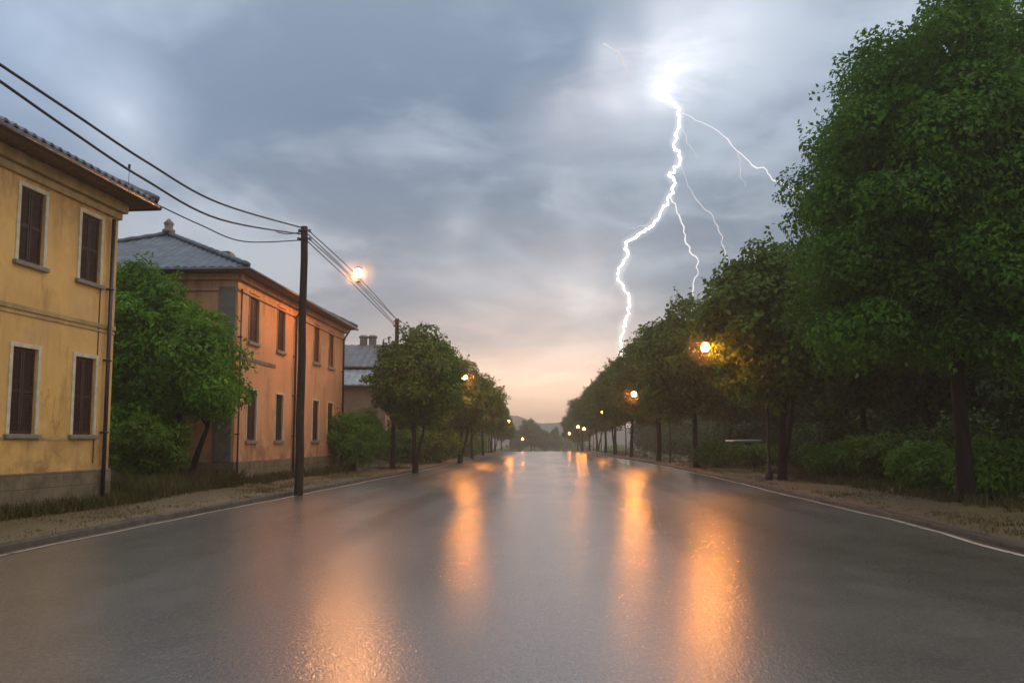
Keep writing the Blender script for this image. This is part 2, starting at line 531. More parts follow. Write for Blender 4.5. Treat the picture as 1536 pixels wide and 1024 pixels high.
# ------------------------------------------------------------------ houses
def hip_roof(x0, x1, y0, y1, ze, tan, wave_h, wave_l, step):
    """four corrugated slopes over the rectangle, each column of roofing running straight up its slope"""
    mb = MB()
    W, L = x1 - x0, y1 - y0
    hw = W / 2
    def slope(P0, d, inn, length, cut):
        n = max(2, int(length / step))
        prev = None
        for i in range(n + 1):
            s = length * i / n
            tm = min(s, length - s, hw) if cut else min(s, length - s)
            tm = max(tm, 0.0)
            wv = wave_h * (0.5 + 0.5 * math.cos(2 * PI * s / wave_l))
            e = P0 + d * s
            row = []
            nt = 5
            for k in range(nt):
                t = tm * k / (nt - 1)
                row.append(e + inn * t + Vector((0, 0, t * tan + wv)))
            row.insert(0, e + inn * 0.0 + Vector((0, 0, wv - 0.05)))
            vs = [mb.bm.verts.new(q) for q in row]
            if prev:
                for k in range(len(vs) - 1):
                    mb.bm.faces.new((prev[k], vs[k], vs[k + 1], prev[k + 1]))
            prev = vs
    slope(Vector((x1, y0, ze)), Vector((0, 1, 0)), Vector((-1, 0, 0)), L, True)
    slope(Vector((x0, y1, ze)), Vector((0, -1, 0)), Vector((1, 0, 0)), L, True)
    slope(Vector((x0, y0, ze)), Vector((1, 0, 0)), Vector((0, 1, 0)), W, True)
    slope(Vector((x1, y1, ze)), Vector((-1, 0, 0)), Vector((0, -1, 0)), W, True)
    return mb

def ridge_lines(x0, x1, y0, y1, ze, tan):
    hw = (x1 - x0) / 2
    xm = (x0 + x1) / 2
    zt = ze + hw * tan
    A, B = Vector((xm, y0 + hw, zt)), Vector((xm, y1 - hw, zt))
    return [(A, B), (Vector((x0, y0, ze)), A), (Vector((x1, y0, ze)), A), (Vector((x0, y1, ze)), B), (Vector((x1, y1, ze)), B)]

def wall_mesh(depth, length, z0, z1, ops, reveal=0.22):
    """walls of a house in its own frame: facade at x=0, y along the street; ops = (yc, w, za, zb)"""
    mb = MB()
    ys = sorted({0.0, length} | {o[0] - o[1] / 2 for o in ops} | {o[0] + o[1] / 2 for o in ops})
    zs = sorted({z0, z1} | {o[2] for o in ops} | {o[3] for o in ops})
    def hole(yc, zc):
        return any(abs(yc - o[0]) < o[1] / 2 and o[2] < zc < o[3] for o in ops)
    for a, b in zip(ys, ys[1:]):
        for c, d in zip(zs, zs[1:]):
            if not hole((a + b) / 2, (c + d) / 2):
                mb.poly([(0, a, c), (0, b, c), (0, b, d), (0, a, d)])
    for yc, w, c, d in ops:
        a, b = yc - w / 2, yc + w / 2
        r = -reveal
        mb.poly([(0, a, c), (r, a, c), (r, a, d), (0, a, d)])
        mb.poly([(0, b, c), (0, b, d), (r, b, d), (r, b, c)])
        mb.poly([(0, a, d), (r, a, d), (r, b, d), (0, b, d)])
        mb.poly([(0, a, c), (0, b, c), (r, b, c), (r, a, c)])
        mb.poly([(r, a, c), (r, b, c), (r, b, d), (r, a, d)])
    D = -depth
    mb.poly([(D, 0, z0), (0, 0, z0), (0, 0, z1), (D, 0, z1)])
    mb.poly([(0, length, z0), (D, length, z0), (D, length, z1), (0, length, z1)])
    mb.poly([(D, length, z0), (D, 0, z0), (D, 0, z1), (D, length, z1)])
    mb.poly([(0, 0, z1), (0, length, z1), (D, length, z1), (D, 0, z1)])
    return mb

def make_window(w, h, trim, parent, trim_w=0.09, sill_h=0.09):
    """surround frame with sill and two louvred shutters; origin at the middle of the opening's bottom on the wall plane"""
    mb = MB()
    p = 0.028
    mb.box((-0.05, -w / 2 - trim_w, -0.0), (p, -w / 2 - 0.002, h + trim_w), bevel=0.006)
    mb.box((-0.05, w / 2 + 0.002, -0.0), (p, w / 2 + trim_w, h + trim_w), bevel=0.006)
    mb.box((-0.05, -w / 2 - 0.004, h + 0.002), (p - 0.003, w / 2 + 0.004, h + trim_w), bevel=0.006)
    win = mb.build('window', trim, parent)
    mb = MB()
    mb.box((-0.16, -w / 2 - trim_w - 0.05, -sill_h), (0.085, w / 2 + trim_w + 0.05, -0.004), bevel=0.012)
    mb.build('sill', M['sill'], win)
    for s in (-1, 1):
        mb = MB()
        y0, y1 = (-w / 2 + 0.012, -0.006) if s < 0 else (0.006, w / 2 - 0.012)
        st = 0.05
        x0, x1 = -0.085, -0.045
        mb.box((x0, y0, 0.01), (x1, y0 + st, h - 0.015)); mb.box((x0, y1 - st, 0.01), (x1, y1, h - 0.015))
        for zc in (0.01, h * 0.5 - 0.03, h - 0.075):
            mb.box((x0 + 0.002, y0 + st, zc), (x1 - 0.002, y1 - st, zc + 0.06))
        k = int(h / 0.045)
        for i in range(1, k):
            zc = 0.03 + (h - 0.06) * i / k
            mb.box((x0 + 0.004, y0 + st, zc - 0.018), (x1 - 0.010, y1 - st, zc + 0.014), rot=Matrix.Rotation(R(10), 3, 'Y'))
        mb.box((x0 - 0.02, y0, 0.01), (x0 - 0.004, y1, h - 0.015))
        mb.build('shutter', M['shutter'], win)
    return win

def downpipe(parent, pts, r=0.045):
    mb = MB()
    mb.tube(pts, r, 10)
    for a, b in zip(pts, pts[1:]):
        a, b = Vector(a), Vector(b)
        if abs(b.z - a.z) > 1.5:
            for k in range(1, 4):
                q = a.lerp(b, k / 4)
                mb.box((q.x - 0.09, q.y - 0.06, q.z - 0.02), (q.x + 0.055, q.y + 0.06, q.z + 0.02))
    return mb.build('downpipe', M['gutter'], parent, True)

# --- yellow house: facade plane seen foreshortened at the left edge
slope_y = 132.0 / F
ang_y = -math.atan(slope_y)
cy = 1.0 / math.cos(ang_y)
FAR_Y = 19.66
LEN = 15.0
far = Vector((-11.27 + slope_y * FAR_Y, FAR_Y, 0))
adir = Vector((math.sin(-ang_y), math.cos(ang_y), 0))
org = far - adir * LEN
yh = empty('yellow_house', (org.x, org.y, 0), ang_y, 'weathered two storey yellow plaster house with pale window surrounds, cut off by the left edge', 'house')
def sy(Y): return LEN - (FAR_Y - Y) * cy
WALL_T = 7.06
ops = []
c1, c2 = sy(16.66), sy(18.62)
pitch_w = c2 - c1
cols = [c2 - pitch_w * k for k in range(0, 7)]
for c in cols:
    ops.append((c, 0.74, 1.62, 3.30)); ops.append((c, 0.74, 4.98, 6.46))
wall_mesh(9.0, LEN, 0.0, WALL_T, ops).build('wall', M['yellow'], yh)
mb = MB()
mb.box((-9.05, -0.05, -0.2), (0.05, LEN + 0.05, 0.86), bevel=0.02)
mb.build('plinth', M['stone'], yh)
mb = MB(); mb.box((-9.03, -0.03, 4.02), (0.035, LEN + 0.03, 4.12), bevel=0.012); mb.box((-9.02, -0.02, 3.93), (0.02, LEN + 0.02, 3.975), bevel=0.008)
mb.build('string_course', M['band'], yh)
mb = MB(); mb.box((-0.01, 0.3, 1.50), (0.012, LEN - 0.5, 1.56)); mb.build('sill_band', M['band'], yh)
first = None
for (yc, w, za, zb) in ops:
    key = round(zb - za, 2)
    wd = make_window(w, zb - za, M['trim'], yh)
    wd.location = (0, yc, za)
O = 0.62
ZE = 7.22
mb = MB()
mb.box((-9.0 - O, -O, ZE - 0.16), (O, LEN + O, ZE - 0.07))
mb.build('eaves', M['eaveswood'], yh)
mb = MB()
mb.box((-9.04, -0.07, WALL_T - 0.42), (0.07, LEN + 0.07, WALL_T - 0.25), bevel=0.03)
mb.box((-9.04, -0.16, WALL_T - 0.25), (0.16, LEN + 0.16, WALL_T - 0.003), bevel=0.04)
mb.build('cornice', M['band'], yh)
rf = hip_roof(-9.0 - O, O, -O, LEN + O, ZE - 0.01, 0.40, 0.07, 0.26, 0.0433).build('roof', M['rooftile'], yh)
mb = MB()
for k in range(5):
    a, b = ridge_lines(-9.0 - O, O, -O, LEN + O, ZE + 0.05, 0.40)[k]
    mb.tube([a.lerp(b, i / 30) + Vector((0, 0, 0.02 * (i % 2))) for i in range(31)], 0.10, 8)
mb.build('ridge_tiles', M['rooftile'], rf, True)
mb = MB()
g = O + 0.03
mb.tube([(g, -O, ZE - 0.10), (g, LEN + O + 0.03, ZE - 0.13), (-1.0, LEN + O + 0.03, ZE - 0.13), (-9 - O, LEN + O + 0.03, ZE - 0.10)], 0.065, 10)
mb.build('gutter', M['gutter'], rf, True)
mb = MB()
mb.tube([(0.42, LEN - 0.35, ZE + 0.02), (0.42, LEN - 0.35, ZE + 0.62)], 0.007, 6)
mb.box((0.395, LEN - 0.37, ZE + 0.50), (0.445, LEN - 0.33, ZE + 0.64), bevel=0.01)
mb.build('antenna', M['gutter'], rf)
downpipe(yh, [(0.11, LEN - 0.36, WALL_T - 0.5), (0.11, LEN - 0.36, 0.05)], 0.045)
mb = MB()
mb.tube([(0.012, LEN - 0.62, 6.1), (0.012, LEN - 0.62, 1.0)], 0.012, 6)
mb.build('conduit', M['gutter'], yh)

# --- orange house
slope_o = 67.0 / F
ang_o = -math.atan(slope_o)
co = 1 / math.cos(ang_o)
NEAR_O = 27.9
oh_org = Vector((-10.52 + slope_o * NEAR_O, NEAR_O, 0))
oh = empty('orange_house', (oh_org.x, oh_org.y, 0), ang_o, 'faded orange plaster house with a blue grey hipped roof behind the wooden pole', 'house')
LO, DO = 14.2, 9.2
def so(Y): return (Y - NEAR_O) * co
def Yof(u): return 13466.0 / (834.6 - u)
ops = []
for ua, ub, in ((370, 384), (413, 424), (467, 479), (490, 500)):
    a, b = so(Yof(ua)), so(Yof(ub))
    a, b = (a + b) / 2 - min(0.48, (b - a) / 2), (a + b) / 2 + min(0.48, (b - a) / 2)
    ops.append(((a + b) / 2, b - a, 1.50, 3.22)); ops.append(((a + b) / 2, b - a, 4.88, 6.55))
WT = 7.0
wall_mesh(DO, LO, 0.0, WT, ops).build('wall', M['orange'], oh)
mb = MB(); mb.box((-DO - 0.05, -0.05, -0.2), (0.05, LO + 0.05, 0.80), bevel=0.02); mb.build('plinth', M['stone'], oh)
mb = MB(); mb.box((-0.01, 0.35, 4.18), (0.03, 3.9, 4.31), bevel=0.01); mb.build('string_course', M['cement'], oh)
for (yc, w, za, zb) in ops:
    wd = make_window(w, zb - za, M['orange'] if zb > 4 else M['trim'], oh, 0.06, 0.12)
    wd.location = (0, yc, za)
mb = MB(); mb.box((-0.62, -0.075, 0.81), (-0.06, -0.005, 6.55), bevel=0.01); mb.build('pilaster', M['cement'], oh)
mb = MB(); mb.box((-DO - 0.02, -0.06, 6.42), (0.06, LO + 0.06, 6.5), bevel=0.02); mb.box((-DO - 0.02, -0.14, 6.78), (0.14, LO + 0.14, 6.997), bevel=0.03)
mb.build('cornice', M['orange'], oh)
OO = 0.5
ZO = 7.12
mb = MB(); mb.box((-DO - OO, -OO, ZO - 0.12), (OO, LO + OO, ZO - 0.04)); mb.build('eaves', M['eaveswood'], oh)
rf = hip_roof(-DO - OO, OO, -OO, LO + OO, ZO + 0.0, 0.46, 0.035, 0.30, 0.05).build('roof', M['slate'], oh)
mb = MB()
RL = ridge_lines(-DO - OO, OO, -OO, LO + OO, ZO + 0.06, 0.46)
for a, b in RL:
    mb.tube([a.lerp(b, i / 26) + Vector((0, 0, 0.025 * (i % 2))) for i in range(27)], 0.09, 8)
mb.build('ridge_tiles', M['slate'], rf, True)
mb = MB()
g = OO + 0.03
mb.tube([(-DO - OO, -g, ZO - 0.06), (g, -g, ZO - 0.07), (g, LO + g, ZO - 0.09)], 0.06, 10)
mb.build('gutter', M['gutter'], rf, True)
A = RL[0][0]
mb = MB(); mb.lathe([(0.24, 0), (0.24, 0.12), (0.15, 0.18), (0.17, 0.32), (0.20, 0.38), (0.08, 0.52), (0.02, 0.58)], A + Vector((0, 0, 0.02)), 12)
mb.build('finial', M['cement'], rf, True)
mb = MB(); mb.box((-2.40, 4.0, ZO + 0.7), (-1.92, 4.5, ZO + 1.56), bevel=0.02); mb.box((-2.45, 3.95, ZO + 1.40), (-1.87, 4.55, ZO + 1.50), bevel=0.02)
mb.build('chimney', M['cement'], rf)
for yy in (so(Yof(438)), LO - 0.5):
    downpipe(oh, [(OO, yy - 0.05, ZO - 0.1), (0.1, yy, WT - 0.6), (0.09, yy, 0.1)], 0.05)
downpipe(oh, [(0.09, 0.12, WT - 0.5), (0.09, 0.12, 0.1)], 0.03)

# --- grey-roofed house further on
gh = empty('grey_roofed_house', (-17.0, 49.8, 0), 0, 'low brown house under a grey patched sheet roof, between orange house and round tree', 'house')
GL = 9.6
mb = MB()
mb.box((0, 0, -0.1), (GL, 10, 4.62)); mb.box((0.02, 2.3, 4.0), (GL - 0.02, 9.9, 5.8))
mb.build('wall', M['brownwall'], gh)
def sheet_roof(name, y0, z0, y1, z1, x0, x1, mat, wl=0.45, parent=None):
    mb = MB()
    n = int((x1 - x0) / (wl / 6))
    prev = None
    for i in range(n + 1):
        x = x0 + (x1 - x0) * i / n
        w = 0.04 * (0.5 + 0.5 * math.cos(2 * PI * (x - x0) / wl))
        vs = [mb.bm.verts.new((x, y0, z0 - 0.06)), mb.bm.verts.new((x, y0, z0 + w)), mb.bm.verts.new((x, (y0 + y1) / 2, (z0 + z1) / 2 + w - 0.03)), mb.bm.verts.new((x, y1, z1 + w))]
        if prev:
            for k in range(3): mb.bm.faces.new((prev[k], vs[k], vs[k + 1], prev[k + 1]))
        prev = vs
    return mb.build(name, mat, parent)
rf = sheet_roof('roof', 1.9, 5.95, 6.2, 7.75, -0.3, GL + 0.3, M['tinroof'], parent=gh)
sheet_roof('back_slope', 10.4, 5.9, 6.2, 7.75, -0.3, GL + 0.3, M['tinroof'], parent=rf)
sheet_roof('lean_to_roof', -0.45, 4.70, 2.05, 5.78, -0.3, GL + 0.25, M['tinlight'], parent=gh)
for xx in (7.15, 7.75):
    mb = MB(); mb.lathe([(0.25, 0), (0.25, 0.75), (0.31, 0.8), (0.31, 0.9), (0.2, 0.98)], (xx, 6.5, 7.45), 12); mb.build('chimney', M['cement'], rf)
w = make_window(0.8, 1.2, M['sill'], gh); w.rotation_euler = (0, 0, -PI / 2); w.location = (8.3, -0.001, 2.1)
w = make_window(0.8, 1.2, M['sill'], gh); w.rotation_euler = (0, 0, -PI / 2); w.location = (5.6, -0.001, 2.1)

# ------------------------------------------------------------------ poles and wires
def utility_pole(base, top, r0, r1, label):
    o = empty('utility_pole', base, 0, label, 'utility pole', 'wooden poles along the left verge')
    t = Vector(top) - Vector(base)
    mb = MB()
    mb.tube([Vector((0, 0, -0.3))] + [t * (k / 8) + Vector((0.012 * math.sin(k * 2.1), 0, 0)) for k in range(9)], [r0 * 1.05] + [r0 + (r1 - r0) * k / 8 for k in range(9)], 14)
    mb.build('shaft', M['pole'], o, True)
    mb = MB()
    mb.box(t + Vector((-0.13, -0.115, -0.42)), t + Vector((0.13, -0.08, -0.36)))
    mb.build('bracket', M['lampmetal'], o)
    mb = MB(); mb.box(t + Vector((-0.11, -0.115, -0.18)), t + Vector((0.11, -0.08, -0.12)))
    mb.build('bracket', M['lampmetal'], o)
    for dx, dz in ((-0.15, -0.12), (0.15, -0.12), (-0.17, -0.36), (0.17, -0.36)):
        mb = MB(); mb.lathe([(0.025, -0.05), (0.05, -0.03), (0.03, 0.0), (0.05, 0.02), (0.03, 0.05)], t + Vector((dx, 0, dz)), 10); mb.build('insulator', M['ceramic'], o, True)
    return o
b1 = on_plane(448, 733, 0.13); t1 = px(457, 340, b1.y)
b2 = Vector((-5.95, 42.7, 0.13)); t2 = px(596, 478, 42.7)
utility_pole(b1, t1, 0.125, 0.10, 'tall dark wooden utility pole standing alone in front of the orange house')
utility_pole(b2, t2, 0.12, 0.10, 'wooden utility pole whose tip shows above the round tree')
b3 = Vector((AX * 66 - 7.6, 66, 0.13)); t3 = b3 + Vector((0, 0, 6.4))

def sag_wire(pts, r, label, group, n=26):
    """pts: (start, end, sag) in metres"""
    a, b, s = pts
    mb = MB()
    mb.tube([a.lerp(b, i / n) - Vector((0, 0, s * 4 * (i / n) * (1 - i / n))) for i in range(n + 1)], r, 6)
    return tag(mb.build('overhead_wire', M['wire'], None, True), label, 'wire', group)
def path_wire(pts, r, label, group):
    mb = MB()
    P = [Vector(p) for p in pts]
    out = []
    for i in range(len(P) - 1):       # Catmull-Rom
        p0, p1, p2, p3 = P[max(0, i - 1)], P[i], P[i + 1], P[min(len(P) - 1, i + 2)]
        for k in range(8):
            t = k / 8
            out.append(0.5 * ((2 * p1) + (p2 - p0) * t + (2 * p0 - 5 * p1 + 4 * p2 - p3) * t * t + (3 * p1 - p0 - 3 * p2 + p3) * t ** 3))
    out.append(P[-1])
    mb.tube(out, r, 6)
    return tag(mb.build('overhead_wire', M['wire'], None, True), label, 'wire', group)
WG = 'overhead wires along the left verge'
def towards(u, v, X0, X1, Y0, Y1):
    """point where the pixel's ray meets the vertical plane through (X0,Y0),(X1,Y1)"""
    d = ray(u, v)
    nx, ny = (Y1 - Y0), -(X1 - X0)
    k = (nx * X0 + ny * Y0) / (nx * d.x + ny * d.y)
    return Vector((0, 0, CAM_H)) + d * k
pl = (-6.75, t1.x, 4.0, t1.y)
wA = [towards(u, v, *pl) for u, v in ((0, 97), (110, 170), (220, 243), (330, 305))]
dA = wA[0] - wA[1]
path_wire([wA[0] + dA * 2.2 + Vector((0, 0, 0.5)), wA[0] + dA] + wA + [t1 + Vector((-0.12, 0, -0.02))], 0.021, 'upper of the two long black wires crossing the sky to the near pole', WG)
wB = [towards(u, v, *pl) for u, v in ((0, 122), (110, 199), (215, 268), (330, 329))]
dB = wB[0] - wB[1]
path_wire([wB[0] + dB * 2.2 + Vector((0, 0, 0.45)), wB[0] + dB] + wB + [t1 + Vector((-0.12, 0, -0.22))], 0.021, 'lower of the two long black wires crossing the sky to the near pole', WG)
corner = yh.matrix_basis @ Vector((O - 0.02, LEN + O - 0.05, ZE - 0.05))
path_wire([corner, px(300, 337, 21.3), px(365, 362, 22.6), t1 + Vector((-0.1, 0, -0.40))], 0.016, 'thin wire running from the yellow house eaves to the near pole', WG)
path_wire([px(415, 348, t1.y - 1.2), px(432, 351, t1.y - 0.6), t1 + Vector((-0.1, 0, -0.16))], 0.014, 'short slack wire loop joined just left of the near pole top', WG)
hang = px(537, 414, 33.0)
for k, (dz1, dz2, hx, hz, lab) in enumerate(((-0.10, -0.05, 0.06, 0.10, 'topmost of the four wires sloping from the near pole to the far pole'),
                                     (-0.22, -0.20, -0.02, -0.02, 'second from top of the four wires sloping between the two poles'),
                                     (-0.33, -0.38, 0.02, -0.14, 'third from top of the four wires sloping between the two poles'),
                                     (-0.44, -0.60, -0.06, -0.26, 'lowest of the four wires sloping from the near pole to the far pole'))):
    side = 0.13 if k % 2 else -0.02
    path_wire([t1 + Vector((0.1, 0, dz1)), hang + Vector((hx, 0, hz - 0.18)), t2 + Vector((side, 0, dz2))], 0.016, lab, WG)
for k, lab in enumerate(('left one of the thin wires leaving the far pole above the trees', 'right one of the thin wires leaving the far pole above the trees')):
    sag_wire((t2 + Vector((0.1, 0, -0.08 - 0.3 * k)), px(632 - 8 * k, 500 + 6 * k, 50.0), 0.04), 0.016, lab, WG, 8)

# ------------------------------------------------------------------ lamps
def lamp_proto():
    o = empty('street_lamp')
    H = 5.1
    mb = MB()
    mb.lathe([(0.13, -0.1), (0.13, 0.5), (0.07, 0.6), (0.055, 2.5), (0.04, H - 0.2)], (0, 0, 0), 14)
    mb.build('pole', M['lampmetal'], o, True)
    mb = MB()
    mb.tube([(0, 0, H - 0.25), (0.08, 0, H + 0.1), (0.35, 0, H + 0.38), (0.85, 0, H + 0.45), (2.2, 0, H + 0.42)], 0.028, 10)
    mb.build('arm', M['lampmetal'], o, True)
    mb = MB()
    mb.lathe([(0.05, 0.46), (0.07, 0.34), (0.18, 0.25), (0.30, 0.17), (0.31, 0.15)], (2.2, 0, H), 18)
    hd = mb.build('lamp_head', M['lampmetal'], o, True)
    mb = MB(); mb.sphere((2.2, 0, H - 0.02), 0.15, 16, 10)
    mb.build('bulb', M['lamp_orange'], hd, True)
    mb = MB(); mb.sphere((2.2, 0, H - 0.02), 0.70, 20, 14)
    tag(mb.build('halo_mist', M['halo_mist'], hd, True), kind='stuff')  # added ball of scattering air, there for the lamp's halo
    return o, H
lp, LH = lamp_proto()
lamps = [ # u, v, Y, side, label
    (1058, 521, 31, 1, 'largest orange street lamp on the right, glowing in front of the tall trees'),
    (951, 591, 53.5, 1, 'orange street lamp on the right, second in size, below the lightning foot'),
    (903, 616, 80, 1, 'small orange street lamp on the right between the second lamp and the tight far cluster'),
    (867, 640, 121, 1, 'upper bright one of the three tightly clustered far orange lamps on the right'),
    (876, 643, 110, 1, 'rightmost and smallest of the three clustered far orange lamps'),
    (854, 650, 160, 1, 'lowest and leftmost of the three clustered far orange lamps'),
    (697, 566, 54, -1, 'brightest orange street lamp on the left, beside the round tree'),
    (725, 595, 66, -1, 'orange street lamp half hidden in leaves just beyond the brightest left one'),
    (763, 632, 95, -1, 'blurred orange street lamp at the far end of the left tree row'),
    (784, 658, 160, -1, 'tiny orange street lamp low in the dark trees where the road ends'),
]
DIM = next(c for c in lp.children_recursive if c.name.startswith('bulb')).data.copy()
DIM.materials[0] = M['lamp_orange_dim']
for i, (u, v, Y, s, lab) in enumerate(lamps):
    o = lp if i == 0 else copy_tree(lp)
    p = px(u, v, Y)
    sc = (p.z - (zprof(Y) + 0.12)) / (LH - 0.02)
    o.scale = (1, 1, 1)
    o.location = (p.x + 2.2 * s, Y, p.z - LH + 0.02)
    o.rotation_euler = (0, 0, PI if s > 0 else 0)
    tag(o, lab, 'street lamp', 'orange street lamps along the road')
    if Y > 75:
        for ch in o.children_recursive:
            if ch.name.startswith('bulb'):
                ch.data = DIM
# lamp hung on the wires
o = empty('hanging_lamp', hang, 0, 'bright warm white lamp hung on the wires beyond the near pole', 'lamp')
mb = MB(); mb.box((-0.10, -0.04, -0.26), (0.10, 0.04, -0.20), bevel=0.01); mb.tube([(0, 0, -0.22), (0, 0, 0.02)], 0.02, 8)
mb.build('clamp', M['lampmetal'], o)
mb = MB(); mb.sphere((0, 0, 0.12), 0.16, 16, 10); mb.build('bulb', M['lamp_warm'], o, True)
mb = MB(); mb.sphere((0, 0, 0.12), 0.70, 20, 14); tag(mb.build('halo_mist', M['halo_mist'], o, True), kind='stuff')  # same added halo ball round the hung bulb
mb = MB(); mb.lathe([(0.05, 0.36), (0.14, 0.32), (0.16, 0.29)], (0, 0, 0), 14); mb.build('cap', M['lampmetal'], o, True)

# ------------------------------------------------------------------ foliage
def unit(v):
    return v / (np.linalg.norm(v, axis=1)[:, None] + 1e-9)

def leaves_mesh(name, P, N, length, width, rng, mat, six=False, fold=0.22, size=None):
    """leaves at P (n,3) whose faces look along N (n,3)"""
    n = len(P)
    nor = unit(unit(N) + rng.normal(0, 0.42, (n, 3)))
    d = rng.normal(0, 1, (n, 3)) + np.array([0, 0, -0.55])
    d = unit(d - nor * (d * nor).sum(1)[:, None])
    side = np.cross(d, nor)
    k_ = rng.uniform(0.55, 1.35, n) * (1 if size is None else size)
    L = (length * k_)[:, None]
    W = (width * k_ * rng.uniform(0.85, 1.15, n))[:, None]
    if six:
        vs = np.stack([P, P + d * L * .33 + side * W * .5 + nor * W * fold, P + d * L * .70 + side * W * .36 + nor * W * fold * .6, P + d * L - nor * L * 0.12,
                       P + d * L * .70 - side * W * .36 + nor * W * fold * .6, P + d * L * .33 - side * W * .5 + nor * W * fold], 1)
        k = 6
        base = np.arange(n)[:, None] * 6
        faces = np.concatenate([base + np.array([0, 1, 2, 3]), base + np.array([0, 3, 4, 5])], 1).reshape(-1)
        nf = 2 * n
    else:
        vs = np.stack([P, P + d * L * .45 + side * W * .5, P + d * L - nor * L * .1, P + d * L * .45 - side * W * .5 + nor * W * fold], 1)
        k = 4
        faces = np.arange(n * 4)
        nf = n
    me = bpy.data.meshes.new(name)
    me.vertices.add(n * k)
    me.vertices.foreach_set('co', vs.reshape(-1).astype(np.float32))
    me.loops.add(nf * 4)
    me.loops.foreach_set('vertex_index', faces.astype(np.int32))
    me.polygons.add(nf)
    me.polygons.foreach_set('loop_start', np.arange(0, nf * 4, 4, dtype=np.int32))
    me.polygons.foreach_set('loop_total', np.full(nf, 4, dtype=np.int32))
    me.update(calc_edges=True)
    me.validate()
    me.materials.append(mat)
    return me

def puff(c, rp, m, rng, flat=0.8, out=None):
    """a clump of foliage: leaves over a lumpy shell, with a few sprigs poking out"""
    dr = unit(rng.normal(0, 1, (m, 3)) + np.array([0, 0, 0.30]))
    lump = 1 + 0.16 * np.sin(dr[:, 0] * 6 + c[0] * 3) * np.cos(dr[:, 1] * 5 + c[1] * 3) + 0.1 * np.sin(dr[:, 2] * 8 + c[2] * 2)
    rr = (1 - 0.55 * rng.random(m) ** 2.2) * lump
    P = c + dr * rr[:, None] * rp * np.array([1, 1, flat])
    N = dr * 0.9 + np.array([0, 0, 0.55])
    ns = 3
    for _ in range(ns):
        if rng.random() < 0.6:
            v = unit(rng.normal(0, 1, (1, 3)) + (np.array([0, 0, 0.5]) if out is None else out * 0.9 + np.array([0, 0, .3])))[0]
            q = 9
            t = rng.uniform(0.85, 1.45, q)
            P = np.concatenate([P, c + v * (t * rp)[:, None] + rng.normal(0, 0.09 * rp, (q, 3))])
            N = np.concatenate([N, rng.normal(0, 0.6, (q, 3)) + np.array([0, 0, 0.7])])
    return P, N

def crown_points(lobes, n_puffs, per, rp, rng):
    w = np.array([l[3] * l[4] + l[4] * l[5] + l[3] * l[5] for l in lobes])
    w = w / w.sum()
    P, N, C, S = [], [], [], []
    for li, l in enumerate(lobes):
        n = max(4, int(n_puffs * w[li]))
        k = np.arange(n) + 0.5
        phi = np.arccos(1 - 2 * k / n); th = PI * (1 + 5 ** 0.5) * k + li
        d = np.stack([np.cos(th) * np.sin(phi), np.sin(th) * np.sin(phi), np.cos(phi)], 1)
        d = unit(d + rng.normal(0, 0.16, (n, 3)))
        c = np.array(l[:3]) + d * np.array(l[3:6]) * rng.uniform(0.72, 1.0, n)[:, None]
        keep = np.ones(n, bool)
        for lj, m in enumerate(lobes):
            if lj == li: continue
            q = ((c - np.array(m[:3])) / np.array(m[3:6]))
            keep &= ~(np.linalg.norm(q, axis=1) < 0.66)
        c, d = c[keep], d[keep]
        C.append(c)
        for q in range(len(c)):
            r = rp * rng.uniform(0.7, 1.35)
            p, nn = puff(c[q], r, int(per * (r / rp) ** 2), rng, 0.78, d[q])
            P.append(p); N.append(nn + d[q] * 0.3); S.append(np.ones(len(p)))
        # the shaded inside of the crown
        m = int(n * per * 0.16)
        e = unit(rng.normal(0, 1, (m, 3))) * (rng.random(m) ** 0.4)[:, None] * 0.8
        P.append(np.array(l[:3]) + e * np.array(l[3:6])); N.append(rng.normal(0, 1, (m, 3))); S.append(np.full(m, 1.7))
    return np.concatenate(P), np.concatenate(N), np.concatenate(C), np.concatenate(S)

def make_tree(name, loc, lobes, trunk, limbs, n_clumps, per, spread, leaf, mat, seed, label=None, group=None, six=False, cat='tree', r0=0.2, droop=0.0, twigs=60, inner=0.25, part='crown', bark=None):
    """thing > trunk, crown; lobes/trunk in the tree's own frame"""
    rng = np.random.default_rng(seed)
    o = empty(name, loc, 0, label, cat, group)
    P, D, C, S = crown_points(lobes, n_clumps, per, spread, rng)
    keep = P[:, 2] > 0.0
    me = leaves_mesh(part, P[keep], D[keep], leaf[0], leaf[1], rng, mat, six, size=S[keep])
    link(part, me, mat, o)
    mb = MB()
    for tr in trunk:
        pts = [Vector(p[:3]) for p in tr]
        mb.tube(pts, [p[3] for p in tr], 12)
    top = Vector(trunk[0][-1][:3])
    ends = []
    for l in lobes:
        tr = trunk[int(rng.integers(len(trunk)))]
        a = Vector(tr[-2][:3]).lerp(Vector(tr[-1][:3]), rng.uniform(0, 1))
        b = Vector(l[:3])
        m = a.lerp(b, 0.5) + Vector((rng.normal(0, .15), rng.normal(0, .15), 0.25))
        rr = tr[-1][3]
        mb.tube([a, m, b], [rr * 0.8, rr * 0.55, rr * 0.25], 8)
        ends.append((m, b, rr))
    for k in range(min(twigs, len(C))):
        c = Vector(C[int(rng.integers(len(C)))])
        m, b, rr = min(ends, key=lambda e: (e[1] - c).length)
        a = m.lerp(b, rng.uniform(0.2, 1))
        q = a.lerp(c, 0.5) + Vector((rng.normal(0, .1), rng.normal(0, .1), 0.1))
        mb.tube([a, q, c], [rr * 0.28, rr * 0.17, rr * 0.06], 5, cap=False)
    mb.build('trunk', bark or M['bark'], o, True, fix=False)
    return o

